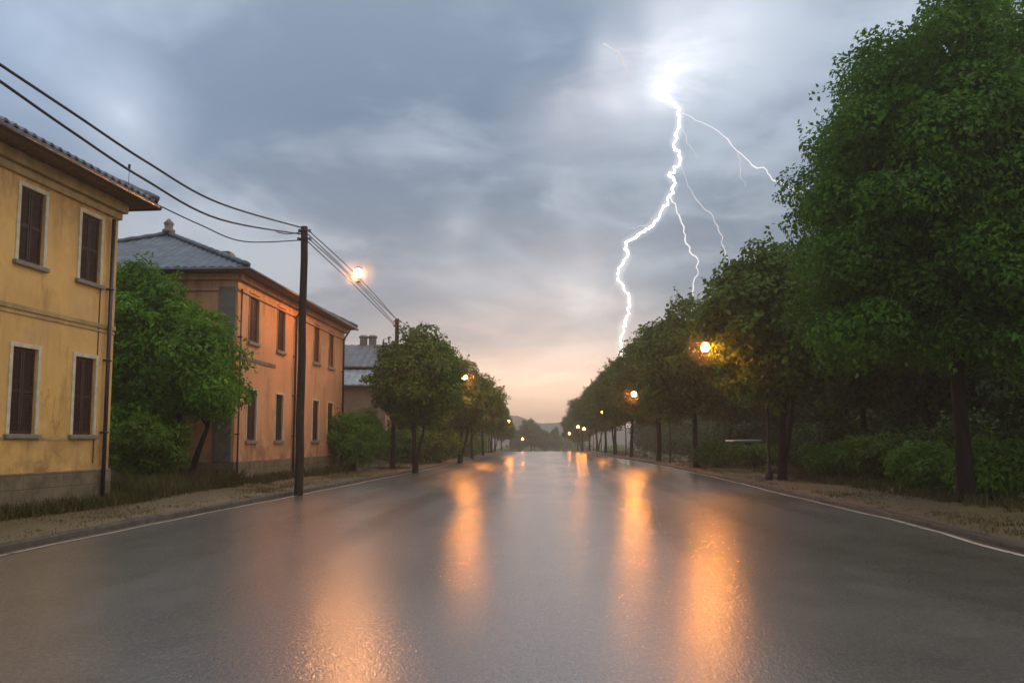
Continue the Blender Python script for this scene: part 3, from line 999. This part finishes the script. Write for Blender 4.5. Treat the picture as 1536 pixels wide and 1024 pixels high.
# near right tree
nb = on_plane(1450, 748, 0.14)
def rel(u, v, Y, base): return px(u, v, Y) - base
lob = [(0.6, 0.6, 7.2, 3.7, 3.8, 4.1), (-1.4, -0.4, 6.9, 2.0, 2.2, 2.1), (0.2, -0.6, 9.6, 2.6, 2.6, 2.5), (-1.7, 0.3, 4.9, 1.8, 1.9, 1.7), (2.6, -0.8, 6.4, 2.8, 2.8, 3.0),
       (-0.9, -1.2, 8.5, 1.8, 1.9, 1.8), (1.2, -1.4, 4.8, 2.4, 2.0, 1.9), (3.2, 0.5, 10.0, 2.6, 2.6, 2.6), (-1.6, 1.2, 7.9, 1.5, 1.8, 1.6), (3.6, 0.2, 4.4, 2.0, 2.0, 1.8)]
make_tree('broadleaf_tree', nb, lob, [[(0, 0, -0.3, .27), (0.0, 0, 0.1, .215), (-.02, .02, 1.4, .165), (-.06, .05, 2.8, .15), (0.05, .1, 4.4, .13), (0.2, .2, 6.5, .1)]], None,
          340, 640, 0.74, (0.115, 0.07), M['leaf_near'], 11, 'huge dark green leafy tree filling the right edge of the view', 'trees along the right side of the road', six=True, r0=.25, twigs=140)

# row prototypes (own frame, about 8.4 m tall)
TG_R, TG_L = 'trees along the right side of the road', 'trees along the left side of the road'
def row_proto(seed, mat, label, leaf=(0.21, 0.125), clumps=150, per=210, spread=0.62):
    rg = random.Random(seed)
    lob = [(0, 0, 5.3, 2.5, 2.5, 2.7)]
    for k in range(6):
        a = k * PI / 3 + rg.uniform(-.4, .4)
        rr = rg.uniform(1.2, 1.8)
        lob.append((rr * math.cos(a), rr * math.sin(a), rg.uniform(3.6, 6.2), rg.uniform(1.2, 1.7), rg.uniform(1.2, 1.7), rg.uniform(1.1, 1.6)))
    lob.append((rg.uniform(-.5, .5), rg.uniform(-.5, .5), 7.0, 1.5, 1.5, 1.4))
    ln = rg.uniform(-.25, .25)
    tr = [[(0, 0, -0.3, .22), (0, 0, 0.1, .17), (ln * .3, .05, 1.3, .13), (ln * .7, .0, 2.4, .12), (ln, .1, 3.6, .10), (ln, 0, 5.2, .06)]]
    if seed % 2: tr.append([(0.12, .1, -0.2, .15), (.2, .1, 0.5, .10), (.55, .15, 1.8, .085), (.8, .1, 3.2, .06), (0.9, 0, 4.2, .04)])
    return make_tree('roadside_tree', (0, 0, 0), lob, tr, None, clumps, per, spread, leaf, mat, seed, label, TG_R, droop=0.15, twigs=50)

protos = [row_proto(s, M['leaf_row'], None) for s in (21, 22, 23, 24)]
used = [False] * 4
def put(k, x, y, s, rz, label, group, sz=None):
    if not used[k]:
        o = protos[k]; used[k] = True
    else:
        o = copy_tree(protos[k])
    o.location = (x, y, zprof(y) + 0.12)
    o.rotation_euler = (0, 0, rz)
    o.scale = (s, s, sz or s)
    return tag(o, label, 'tree', group)

# right row : (trunk pixel x, Y, scale, height-scale)
right = [
    (0, 1170, 31.4, 1.02, 1.02, 'tall roadside tree with a leaning trunk between the huge tree and largest lamp'),
    (1, 1043, 46, 1.05, 1.05, 'forked roadside tree directly below the largest orange lamp'),
    (2, 987, 60, 1.06, 1.08, 'roadside tree with a split trunk just left of the largest orange lamp'),
    (3, 946, 73, 1.04, 1.06, 'roadside tree standing right under the second orange lamp'),
    (0, 923, 86, 1.05, 1.05, 'roadside tree whose top meets the foot of the lightning'),
    (1, 908, 98, 1.0, 1.02, 'roadside tree just right of the third orange lamp'),
    (2, 895, 112, 1.0, 1.0, 'roadside tree with its trunk behind the third orange lamp'),
    (3, 884, 128, 1.0, 1.0, 'roadside tree where the right verge meets the crest'),
    (0, 874, 146, 1.0, 1.0, 'far tree above the three clustered orange lamps'),
    (1, 866, 168, 1.0, 1.0, 'farthest hazy tree at the tip of the right row'),
]
for i, (k, u, Y, s, sz, lab) in enumerate(right):
    x = (u - 768) / F * Y
    put(k, x, Y, s, i * 1.9 + 0.4, lab, TG_R, sz)
# second row on the right, behind the verge
second = [
    (1, 1095, 57, 1.0, 'slim trunked tree behind the row, left of the parked car'),
    (2, 1290, 36, 1.05, 'dark background tree behind the hedge near the bright bushes'),
    (3, 1385, 33, 1.1, 'dark background tree behind the huge tree, left of its trunk'),
    (0, 1530, 31, 1.15, 'dark background tree at the right edge behind the huge tree'),
    (1, 1225, 47, 1.05, 'dark background tree rising behind the leaning trunk tree'),
    (3, 1150, 62, 1.05, 'dim background tree behind the parked car'),
]
for i, (k, u, Y, s, lab) in enumerate(second):
    put(k, (u - 768) / F * Y, Y, s, i * 2.3 + 1.0, lab, 'background trees behind the right row')
# left row
put(2, on_plane(627, 702, 0.13).x, 41.0, 0.82, 0.7, 'round crowned tree on the left verge beside the second pole', TG_L, 0.80)
left = [
    (0, 690, 58, 0.84, 0.80, 'left row tree directly behind the brightest left orange lamp'),
    (1, 708, 70, 0.84, 0.80, 'left row tree between the brightest and the half hidden left lamps'),
    (3, 725, 84, 0.80, 0.78, 'left row tree around the half hidden orange lamp'),
    (2, 737, 98, 0.78, 0.78, 'left row tree just beyond the half hidden orange lamp'),
    (0, 742, 115, 0.72, 0.72, 'left row tree by the point where the left kerb vanishes'),
    (1, 752, 132, 0.72, 0.72, 'far left tree just in front of the blurred orange lamp'),
    (3, 640, 56, 0.70, 0.68, 'smaller dark tree standing behind the round crowned tree'),
    (2, 668, 72, 0.78, 0.72, 'dim tree deep behind the brightest left lamp'),
]
for i, (k, u, Y, s, sz, lab) in enumerate(left):
    put(k, (u - 768) / F * Y, Y, s, i * 1.3 + 0.2, lab, TG_L, sz)
far_trees = [
    (1, 796, 215, 1.15, 1.1, 'dark dome shaped tree in the middle where the road ends'),
    (2, 780, 225, 0.95, 0.85, 'low dark tree left of the dome shaped one at the road end'),
    (0, 818, 230, 0.9, 0.85, 'low dark tree right of the dome shaped one at the road end'),
    (3, 832, 235, 0.55, 1.0, 'narrow upright tree at the road end'),
]
for i, (k, u, Y, s, sz, lab) in enumerate(far_trees):
    put(k, (u - 768) / F * Y, Y, s, i * 2.0, lab, 'hazy trees at the end of the road', sz)

# tree between the houses
gb = on_plane(272, 728, 0.13)
gy = gb.y
lob = []
for u, v, dY, rx, rz in ((215, 470, 0.6, 1.35, 1.15), (262, 520, 0.2, 1.45, 1.25), (298, 540, -0.2, 1.0, 1.0), (200, 560, 0.3, 1.3, 1.3), (255, 585, 0.5, 1.15, 0.85), (322, 592, -0.5, 0.55, 0.5), (212, 645, -.3, 0.75, 0.8), (192, 445, 0.8, 0.9, 0.65)):
    c = px(u, v, gy + dY) - gb
    lob.append((c.x, c.y, c.z, rx, 1.25, rz))
make_tree('leafy_tree', gb, lob, [[(0, 0, -.2, .12), (0, 0, .6, .085), (-.1, .1, 1.6, .075), (-.3, .2, 2.6, .06), (-.5, .2, 3.6, .04)], [(.22, .05, -.2, .13), (.3, .05, .5, .11), (.5, .0, 1.1, .085), (.75, -.1, 1.7, .07), (.9, -.1, 2.6, .05)]], None,
          150, 300, 0.50, (0.145, 0.075), M['leaf_fresh'], 31, 'bright green bushy tree on two thin stems between yellow and orange houses', six=True, twigs=60, droop=0.25)

def shrub(name, u, v, w, h, seed, label, mat, leaf=(0.13, 0.06), clumps=46, per=190, group=None, cat='bush', z=0.13):
    b = on_plane(u, v, z)
    rg = random.Random(seed)
    lob = [(0, 0, h * .55, w * .45, w * .42, h * .42)]
    for k in range(5):
        a = k * 2 * PI / 5 + rg.uniform(-.3, .3)
        lob.append((w * .28 * math.cos(a), w * .28 * math.sin(a), h * rg.uniform(.35, .75), w * .26, w * .26, h * .24))
    st = [[(0.06 * math.cos(k), 0.06 * math.sin(k), -.1, .035), (.1 * math.cos(k * 2.1), .1 * math.sin(k * 2.1), h * .2, .028), (.2 * math.cos(k * 2.1), .2 * math.sin(k * 2.1), h * .5, .018)] for k in range(4)]
    return make_tree(name, b, lob, st, None, clumps, per, 0.30 * max(1, w / 2.2), leaf, mat, seed, label, group, cat=cat, twigs=16, part='foliage')
shrub('shrub', 530, 704, 2.9, 2.75, 41, 'rounded green shrub in front of the orange house far corner', M['leaf_fresh'], clumps=70, per=220)
shrub('shrub', 1392, 735, 1.75, 1.25, 42, 'bright green low bush just left of the huge tree trunk', M['leaf_bush'], clumps=50)
shrub('shrub', 1312, 722, 1.5, 1.5, 43, 'medium green bush between hedge and bright low bush', M['leaf_row'], clumps=42)
shrub('shrub', 1500, 745, 1.9, 1.3, 44, 'leafy bush at the right edge, right of the huge tree trunk', M['leaf_bush'], clumps=50)
shrub('shrub', 222, 733, 2.1, 2.1, 45, 'dark low bush at the corner of the yellow house', M['leaf_row'], clumps=42)
shrub('shrub', 660, 692, 2.6, 2.2, 46, 'dim bush behind the round crowned tree trunk', M['leaf_row'], clumps=50)
shrub('shrub', 590, 699, 2.4, 2.1, 47, 'dark bush between rounded shrub and round crowned tree', M['leaf_row'], clumps=50)

shrub('shrub', 1074, 699, 2.3, 1.25, 48, 'low dark bush in front of the parked car, left of the slim trunk', M['leaf_row'], clumps=46)
shrub('shrub', 1132, 701, 2.4, 1.15, 49, 'low dark bush in front of the parked car, right of the slim trunk', M['leaf_row'], clumps=46)
shrub('shrub', 1250, 716, 2.0, 1.3, 50, 'green bush at the foot of the hedge beside the leaning trunk', M['leaf_fresh'], clumps=46)
# long dark hedge behind the right verge
def hedge(name, pts, h, w, mat, seed, label, per_m=3.0, cat='hedge', rp=0.5, per=130):
    rng = np.random.default_rng(seed)
    P, N = [], []
    for (x0, y0), (x1, y1) in zip(pts, pts[1:]):
        L = math.hypot(x1 - x0, y1 - y0)
        for _ in range(int(L * per_m * h)):
            t = rng.random()
            hh = h * (0.86 + 0.16 * math.sin(t * L * 0.9 + x0) + 0.1 * math.sin(t * L * 2.7))
            z = hh * rng.random() ** 0.8
            c = np.array([x0 + (x1 - x0) * t + rng.uniform(-.5, .5) * w, y0 + (y1 - y0) * t + rng.uniform(-.3, .3), 0.1 + z])
            r = rp * rng.uniform(0.7, 1.3)
            p, n = puff(c, r, int(per * (r / rp) ** 2), rng, 0.85)
            P.append(p); N.append(n)
    P, N = np.concatenate(P), np.concatenate(N)
    keep = P[:, 2] > 0.1
    me = leaves_mesh(name, P[keep], N[keep], 0.16 * rp / 0.5, 0.09 * rp / 0.5, rng, mat)
    return tag(link(name, me, mat), label, cat)
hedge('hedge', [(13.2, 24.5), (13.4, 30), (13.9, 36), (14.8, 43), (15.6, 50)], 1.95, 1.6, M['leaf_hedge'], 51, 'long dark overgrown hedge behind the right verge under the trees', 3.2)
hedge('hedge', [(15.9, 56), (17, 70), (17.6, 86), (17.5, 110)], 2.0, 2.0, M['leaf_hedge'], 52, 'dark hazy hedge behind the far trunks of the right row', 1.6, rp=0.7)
hedge('hedge', [(-6.0, 52), (-5.3, 66), (-4.6, 84), (-4.2, 112)], 1.8, 1.8, M['leaf_row'], 53, 'dim hedge under the left row of trees', 1.6, rp=0.7)

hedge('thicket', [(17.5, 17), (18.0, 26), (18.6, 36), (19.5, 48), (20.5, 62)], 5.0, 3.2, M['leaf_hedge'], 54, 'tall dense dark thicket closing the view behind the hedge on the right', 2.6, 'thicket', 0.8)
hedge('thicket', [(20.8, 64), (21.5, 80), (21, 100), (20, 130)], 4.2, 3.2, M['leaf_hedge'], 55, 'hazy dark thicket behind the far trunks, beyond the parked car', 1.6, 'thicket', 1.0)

# far-off woods: one mass
rng = np.random.default_rng(61)
P, D = [], []
for k in range(1500):
    x = rng.uniform(-130, 150); y = rng.uniform(262, 300)
    h = (4.0 + 1.6 * math.sin(x * 0.13) + 1.0 * math.sin(x * .41)) * rng.random() ** .6 - 4.2
    off = rng.normal(0, 0.7, (30, 3))
    P.append(np.array([x, y, h]) + off); D.append(off)
me = leaves_mesh('treeline', np.concatenate(P), np.concatenate(D), 0.8, 0.45, rng, M['leaf_row'])
tag(link('treeline', me, M['leaf_row']), 'far hazy line of woods beyond the crest of the road', 'woods', None, 'stuff')

# grass on the verges
rng = np.random.default_rng(71)
P, Ls = [], []
def tufts(n, fx, fy, hmin, hmax, spread=0.10, per=9):
    for _ in range(n):
        y = fy(); x = fx(y)
        m = per
        q = np.zeros((m, 3)); q[:, 0] = x + rng.normal(0, spread, m); q[:, 1] = y + rng.normal(0, spread, m); q[:, 2] = zprof(y) + 0.055
        P.append(q); Ls.append(rng.uniform(hmin, hmax, m))
U = rng.uniform
def grass_mesh(name, mat, label, blade):
    global P, Ls
    p = np.concatenate(P); ls = np.concatenate(Ls)
    n = len(p)
    lean = rng.normal(0, 0.45, (n, 3)); lean[:, 2] = 1
    lean /= np.linalg.norm(lean, axis=1)[:, None]
    ang = rng.uniform(0, 2 * PI, n)
    sd = np.stack([np.cos(ang), np.sin(ang), np.zeros(n)], 1) * blade
    mid = p + lean * ls[:, None] * .55
    bend = rng.normal(0, .25, (n, 3)); bend[:, 2] = -np.abs(bend[:, 2]) * .5
    tip = p + lean * ls[:, None] + bend * ls[:, None]
    vs = np.stack([p - sd, p + sd, mid + sd * .8, tip, mid - sd * .8], 1).reshape(-1, 3)
    me = bpy.data.meshes.new(name)
    me.from_pydata(vs.tolist(), [], [tuple(range(5 * i, 5 * i + 5)) for i in range(n)])
    tag(link(name, me, mat), label, 'grass', None, 'stuff')
    P, Ls = [], []
M['straw'] = leaf_mat('dry_grass_blade', (0.060, 0.048, 0.014), (0.165, 0.118, 0.040), 0.2, 0.6)
tufts(2600, lambda y: Xl(y) - 0.22 - U(0, 1) ** 0.8 * 3.0, lambda: 9 + 42 * U() ** 1.7, 0.02, 0.075, 0.13, 9)
tufts(3600, lambda y: Xr(y) + 0.26 + U(0, 1) ** 0.8 * 4.2, lambda: 8.5 + 50 * U() ** 1.7, 0.02, 0.08, 0.13, 9)
grass_mesh('dry_grass', M['straw'], 'short straw coloured grass matted on the bare verges', 0.008)
tufts(260, lambda y: Xl(y) - 0.35 - 2.6 * abs(rng.normal(0, .6)) - .2, lambda: 9 + 40 * U() ** 1.5, 0.02, 0.07)
tufts(380, lambda y: -11.18 + slope_y * y + 0.10 + U(0, .45), lambda: U(10, 20), 0.12, 0.38)
tufts(620, lambda y: U(-11.0, -8.5), lambda: U(20.3, 27.3), 0.22, 0.75)
tufts(260, lambda y: -10.52 + slope_o * y + U(.1, .8), lambda: U(28, 42), 0.15, 0.45)
tufts(520, lambda y: Xr(y) + 0.4 + 3.4 * abs(rng.normal(0, .8)), lambda: 8 + 50 * U() ** 1.5, 0.02, 0.08)
tufts(1300, lambda y: Xr(y) + U(2.2, 9), lambda: U(14, 40), 0.10, 0.40)
tufts(500, lambda y: Xl(y) - U(0.6, 5), lambda: U(40, 110), 0.1, 0.35)
tufts(600, lambda y: Xr(y) + U(0.8, 8), lambda: U(40, 110), 0.1, 0.35)
P = np.concatenate(P); Ls = np.concatenate(Ls)
n = len(P)
lean = rng.normal(0, 0.35, (n, 3)); lean[:, 2] = 1
lean /= np.linalg.norm(lean, axis=1)[:, None]
ang = rng.uniform(0, 2 * PI, n)
sd = np.stack([np.cos(ang), np.sin(ang), np.zeros(n)], 1) * 0.011
tip = P + lean * Ls[:, None]
mid = P + lean * Ls[:, None] * .55 + np.array([0, 0, 0.01])
bend = rng.normal(0, .12, (n, 3)); bend[:, 2] = -np.abs(bend[:, 2]) * .5
tip += bend * Ls[:, None]
vs = np.stack([P - sd, P + sd, mid + sd * .8, tip, mid - sd * .8], 1).reshape(-1, 3)
me = bpy.data.meshes.new('grass')
me.from_pydata(vs.tolist(), [], [tuple(range(5 * i, 5 * i + 5)) for i in range(n)])
link('grass', me, M['grass'])
tag(bpy.data.objects['grass'], 'rough rain wet grass growing on the verges', 'grass', None, 'stuff')

# ------------------------------------------------------------------ parked car half hidden behind the right row
def car_fn(t, b):
    b.inputs['Base Color'].default_value = (0.75, 0.78, 0.80, 1); b.inputs['Roughness'].default_value = 0.25
    b.inputs['Metallic'].default_value = 0.3; b.inputs['Coat Weight'].default_value = 1.0
    t.put(b.inputs['Normal'], t.bump(t.noise(t.obj(), 40, 3), 0.05, 0.003))
M['carpaint'] = material('pale_car_paint', car_fn)
M['cardark'] = simple('dark_car_paint', (0.025, 0.028, 0.03), 0.35, 0.2, 5, bump=0)
M['carglass'] = simple('car_glass', (0.01, 0.012, 0.013), 0.12, 0.1, 5, bump=0)
M['tyre'] = simple('tyre_rubber', (0.015, 0.015, 0.015), 0.7, 0.2, 8, bump=0.1)
cp = Vector(((1112 - 768) / F * 50, 50.0, 0.10))
car = empty('parked_car', cp, R(4), 'parked car mostly hidden by bushes under the trees, its pale wet roof showing', 'car')
def side_prism(prof, y0, y1, inset=0.0):
    mb = MB()
    a = [mb.bm.verts.new((x, y0 + (inset if z > 0.95 else 0), z)) for x, z in prof]
    b = [mb.bm.verts.new((x, y1 - (inset if z > 0.95 else 0), z)) for x, z in prof]
    mb.bm.faces.new(a); mb.bm.faces.new(list(reversed(b)))
    n = len(prof)
    for k in range(n): mb.bm.faces.new((a[k], b[k], b[(k + 1) % n], a[(k + 1) % n]))
    return mb
side_prism([(-2.05, .28), (-2.1, .62), (-1.95, .86), (-1.2, .93), (1.55, .95), (2.0, .85), (2.08, .55), (2.0, .28)], -.82, .82).build('body', M['cardark'], car)
side_prism([(-1.25, .932), (-.55, 1.296), (.85, 1.296), (1.5, .952)], -.78, .78, 0.12).build('window', M['carglass'], car)
mb = MB(); mb.box((-.80, -.72, 1.30), (1.05, .72, 1.43), bevel=0.04); mb.build('roof', M['carpaint'], car, True)
for x in (-1.3, 1.3):
    for y in (-.8, .8):
        mb = MB(); mb.tube([(x, y - .1, .31), (x, y + .1, .31)], .31, 20); wh = mb.build('wheel', M['tyre'], car)
        mb = MB(); mb.tube([(x, y - .112, .31), (x, y + .112, .31)], .18, 14); mb.build('rim', M['lampmetal'], wh)

# ------------------------------------------------------------------ lightning
BY = 960.0
def bolt_pts(pp, jit, seed, sub=4):
    rg = random.Random(seed)
    out = []
    yj = 0.0
    for (u0, v0), (u1, v1) in zip(pp, pp[1:]):
        for k in range(sub):
            t = k / sub
            yj = yj * .8 + rg.uniform(-3, 3)
            out.append(px(u0 + (u1 - u0) * t + (rg.uniform(-jit, jit) if k else 0), v0 + (v1 - v0) * t + (rg.uniform(-jit, jit) if k else 0), BY + yj))
    out.append(px(*pp[-1], BY))
    return out
U2 = BY / F
bl = [(978, 128), (990, 142), (1005, 152), (1019, 163), (1019, 190), (1011, 215), (1020, 236), (1016, 250), (1003, 263), (1012, 277), (1005, 293), (990, 321), (975, 341), (960, 350), (938, 363), (941, 385), (928, 410), (928, 421), (944, 446), (944, 470), (934, 490), (931, 520), (935, 545), (941, 575), (938, 610), (942, 668)]
pts = bolt_pts(bl, 3.2, 5, 5)
mb = MB()
mb.tube(pts, [U2 * min(0.4 + i / 9.0, 1.75 - 0.45 * i / len(pts)) * random.uniform(.5, 1.35) for i in range(len(pts))], 6)
bolt = tag(mb.build('lightning_bolt', M['bolt'], None), 'jagged white lightning bolt striking down behind the right row of trees', 'lightning')
gm = bpy.data.materials.new('bolt_halo_glow')
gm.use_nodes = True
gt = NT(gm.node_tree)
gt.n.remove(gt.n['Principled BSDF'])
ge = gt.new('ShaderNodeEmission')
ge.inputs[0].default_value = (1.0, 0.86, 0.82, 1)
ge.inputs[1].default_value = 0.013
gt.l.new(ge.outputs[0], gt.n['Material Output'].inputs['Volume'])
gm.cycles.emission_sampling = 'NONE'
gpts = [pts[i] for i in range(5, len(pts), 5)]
for rr in (4.5, 8.5):  # added emissive sleeves that paint a soft halo round the bolt
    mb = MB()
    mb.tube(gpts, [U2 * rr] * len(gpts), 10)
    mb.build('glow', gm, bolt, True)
def branch(pp, w0, w1, mat, seed):
    p = bolt_pts(pp, 2.6, seed, 4)
    mb = MB()
    mb.tube(p, [U2 * (w0 + (w1 - w0) * i / len(p)) * random.uniform(.7, 1.25) for i in range(len(p))], 5)
    return mb.build('branch', mat, bolt)
branch([(1023, 170), (1052, 183), (1085, 204), (1105, 226), (1128, 248), (1150, 255), (1163, 272), (1188, 284), (1222, 305)], 0.6, 1.3, M['bolt_dim'], 6)
branch([(1006, 291), (1014, 310), (1026, 340), (1029, 365), (1044, 385), (1047, 405), (1040, 430), (1041, 480)], 1.1, 1.0, M['bolt_dim'], 8)
branch([(1022, 240), (1032, 280), (1050, 305), (1070, 325), (1080, 350), (1088, 378), (1098, 410)], 0.4, 0.9, M['bolt_faint'], 9)
branch([(905, 66), (922, 76), (934, 88), (943, 112)], 1.2, 0.5, M['bolt_faint'], 10)

branch([(1019, 190), (1030, 204), (1036, 222), (1048, 236)], 0.7, 0.25, M['bolt_faint'], 11)
branch([(975, 341), (962, 338), (951, 344), (940, 340)], 0.6, 0.25, M['bolt_faint'], 12)
branch([(928, 421), (918, 436), (914, 452), (905, 470)], 0.7, 0.25, M['bolt_faint'], 13)
branch([(1105, 226), (1112, 240), (1110, 262), (1118, 280)], 0.5, 0.2, M['bolt_faint'], 14)

# ------------------------------------------------------------------ haze
def haze():
    m = bpy.data.materials.new('haze_air')
    m.use_nodes = True
    t = NT(m.node_tree)
    t.n.remove(t.n['Principled BSDF'])
    v = t.new('ShaderNodeVolumePrincipled')
    v.inputs['Color'].default_value = (0.78, 0.69, 0.61, 1)
    v.inputs['Density'].default_value = 0.0017
    v.inputs['Anisotropy'].default_value = 0.55
    t.l.new(v.outputs[0], t.n['Material Output'].inputs['Volume'])
    mb = MB()
    mb.box((-420, -45, -5.6), (440, 860, 25))
    o = mb.build('haze', m)
    tag(o, 'thin rainy haze filling the street', 'haze', None, 'stuff')
haze()

# ------------------------------------------------------------------ sky
SUN_EL, SUN_AZ = R(27), R(104)      # azimuth from +Y towards +X : behind the camera to the right
w = bpy.data.worlds.new('World')
SC.world = w
w.use_nodes = True
t = NT(w.node_tree)
bg = t.n['Background']
sky = t.new('ShaderNodeTexSky', sky_type='NISHITA')
sky.sun_disc = False
sky.sun_elevation = SUN_EL
sky.sun_rotation = SUN_AZ
d = t.new('ShaderNodeTexCoord').outputs['Generated']
x, y, z = t.sep(d)
zc = t.m('MAXIMUM', z, 0.0)
den = t.m('ADD', zc, 0.16)
cv = t.comb(t.m('DIVIDE', x, den), t.m('DIVIDE', y, den), t.m('MULTIPLY', z, 1.5))
n1 = t.noise(t.vm('ADD', t.scaled(cv, (1.25, 1.0, 1)), (3.1, 0.4, 0.0)), 1.0, 5, 0.5, 0.35)
n2 = t.noise(t.vm('ADD', cv, (7.3, 2.1, 0.0)), 2.6, 6, 0.58, 0.4)
n = t.m('ADD', t.m('MULTIPLY', n1, 0.62), t.m('MULTIPLY', n2, 0.38))
cl = t.mr(n, 0.405, 0.60)
darkc = t.ramp(zc, [(0.0, (1.15, 0.71, 0.44)), (0.06, (1.08, 0.70, 0.48)), (0.115, (0.40, 0.37, 0.375)), (0.18, (0.235, 0.275, 0.335)), (0.36, (0.175, 0.24, 0.33)), (0.50, (0.25, 0.33, 0.44)), (0.75, (0.85, 0.9, 0.98)), (1.0, (1.0, 1.05, 1.12))])
lightc = t.ramp(zc, [(0.0, (1.42, 0.90, 0.57)), (0.06, (1.35, 0.90, 0.64)), (0.115, (0.70, 0.60, 0.565)), (0.18, (0.475, 0.50, 0.54)), (0.36, (0.45, 0.53, 0.635)), (0.50, (0.52, 0.60, 0.70)), (0.75, (1.15, 1.2, 1.26)), (1.0, (1.3, 1.34, 1.4))])
c = t.mix(cl, darkc, lightc)
# bluer, thinner cloud high on the left
lft = t.m('MULTIPLY', t.mr(x, -0.15, -0.55), t.mr(z, 0.16, 0.36))
c = t.mix(t.m('MULTIPLY', lft, 0.45), c, (0.32, 0.43, 0.63))
# bright patches in the sky: cloud lit by the lightning, paler cloud, peach horizon
def dirv(u, v):
    q = ray(u, v).normalized()
    return (q.x, q.y, q.z)
for (u, v, rad, amt, col) in ((992, 136, 0.026, 0.34, (1.0, 0.93, 0.90)), (1012, 110, 0.055, 0.34, (1.0, 0.93, 0.90)), (985, 125, 0.11, 0.27, (1.0, 0.90, 0.87)), (925, 160, 0.085, 0.28, (1.0, 0.88, 0.84)), (840, 185, 0.085, 0.18, (1.0, 0.88, 0.84)), (1060, 60, 0.07, 0.2, (1.0, 0.92, 0.92)), (1105, 40, 0.12, 0.28, (1.0, 0.93, 0.92)), (185, 172, 0.075, 0.38, (0.95, 0.95, 1.0)), (690, 335, 0.045, 0.16, (1.0, 0.97, 0.97)), (870, 450, 0.06, 0.18, (1.0, 0.93, 0.90)), (60, 60, 0.13, 0.12, (0.75, 0.88, 1.0)), (905, 75, 0.035, 0.2, (1, .93, .92)), (815, 600, 0.26, 0.42, (1.0, 0.66, 0.44))):
    dist = t.vm('DISTANCE', d, dirv(u, v))
    wob = t.m('ADD', dist, t.m('MULTIPLY', t.m('SUBTRACT', n2, 0.5), rad * 1.7))
    g = t.m('MULTIPLY', t.m('POWER', t.mr(wob, rad, 0.0, 0.0, 1.0, False), 1.6), amt)
    c = t.mix(g, c, col, 'ADD')
# brighter sky added out of view, behind and right, to light the facades
back_fill = t.m('MULTIPLY', t.mr(t.vm('DOT_PRODUCT', d, (0.78, -0.45, 0.42)), 0.0, 0.9), t.mr(z, -0.02, 0.12))
c = t.mix(back_fill, c, (0.24, 0.205, 0.16), 'ADD')
nis = t.mix(1.0, sky.outputs[0], (0.09, 0.09, 0.09), 'MULTIPLY')
c = t.mix(0.12, c, nis)
below = t.mr(z, -0.05, 0.0)
c = t.mix(below, (0.12, 0.10, 0.08), c)
t.put(bg.inputs['Color'], c)
bg.inputs['Strength'].default_value = 1.2
w.cycles.sampling_method = 'MANUAL'
w.cycles.sample_map_resolution = 512

# ------------------------------------------------------------------ sun through the overcast
ld = bpy.data.lights.new('sun', 'SUN')
ld.energy = 0.4
ld.specular_factor = 0.5
ld.angle = R(35)
ld.color = (1.0, 0.86, 0.66)
so_ = bpy.data.objects.new('sun', ld)
COL.objects.link(so_)
sd_ = Vector((math.sin(SUN_AZ) * math.cos(SUN_EL), math.cos(SUN_AZ) * math.cos(SUN_EL), math.sin(SUN_EL)))
so_.rotation_euler = (-sd_).to_track_quat('-Z', 'Y').to_euler()
so_.location = (20, -20, 40)

# ------------------------------------------------------------------ camera, render
cd = bpy.data.cameras.new('camera')
cam = bpy.data.objects.new('camera', cd)
COL.objects.link(cam)
cam.location = (0, 0, CAM_H)
cam.rotation_euler = (R(90) + PITCH, 0, 0)
cd.sensor_fit = 'HORIZONTAL'
cd.sensor_width = 36.0
cd.lens = 36.0 * F / 1536.0
cd.shift_y = SHIFT / 1536.0
cd.clip_start = 0.05
cd.clip_end = 3000.0
SC.camera = cam
SC.view_settings.view_transform = 'Standard'
SC.view_settings.look = 'None'
SC.view_settings.exposure = 0.0
SC.view_settings.gamma = 1.0
SC.cycles.use_denoising = True
SC.cycles.max_bounces = 6
SC.cycles.diffuse_bounces = 3
SC.cycles.glossy_bounces = 3
SC.cycles.transmission_bounces = 3
SC.cycles.volume_bounces = 1
SC.cycles.sample_clamp_indirect = 4.0
SC.cycles.use_light_tree = True
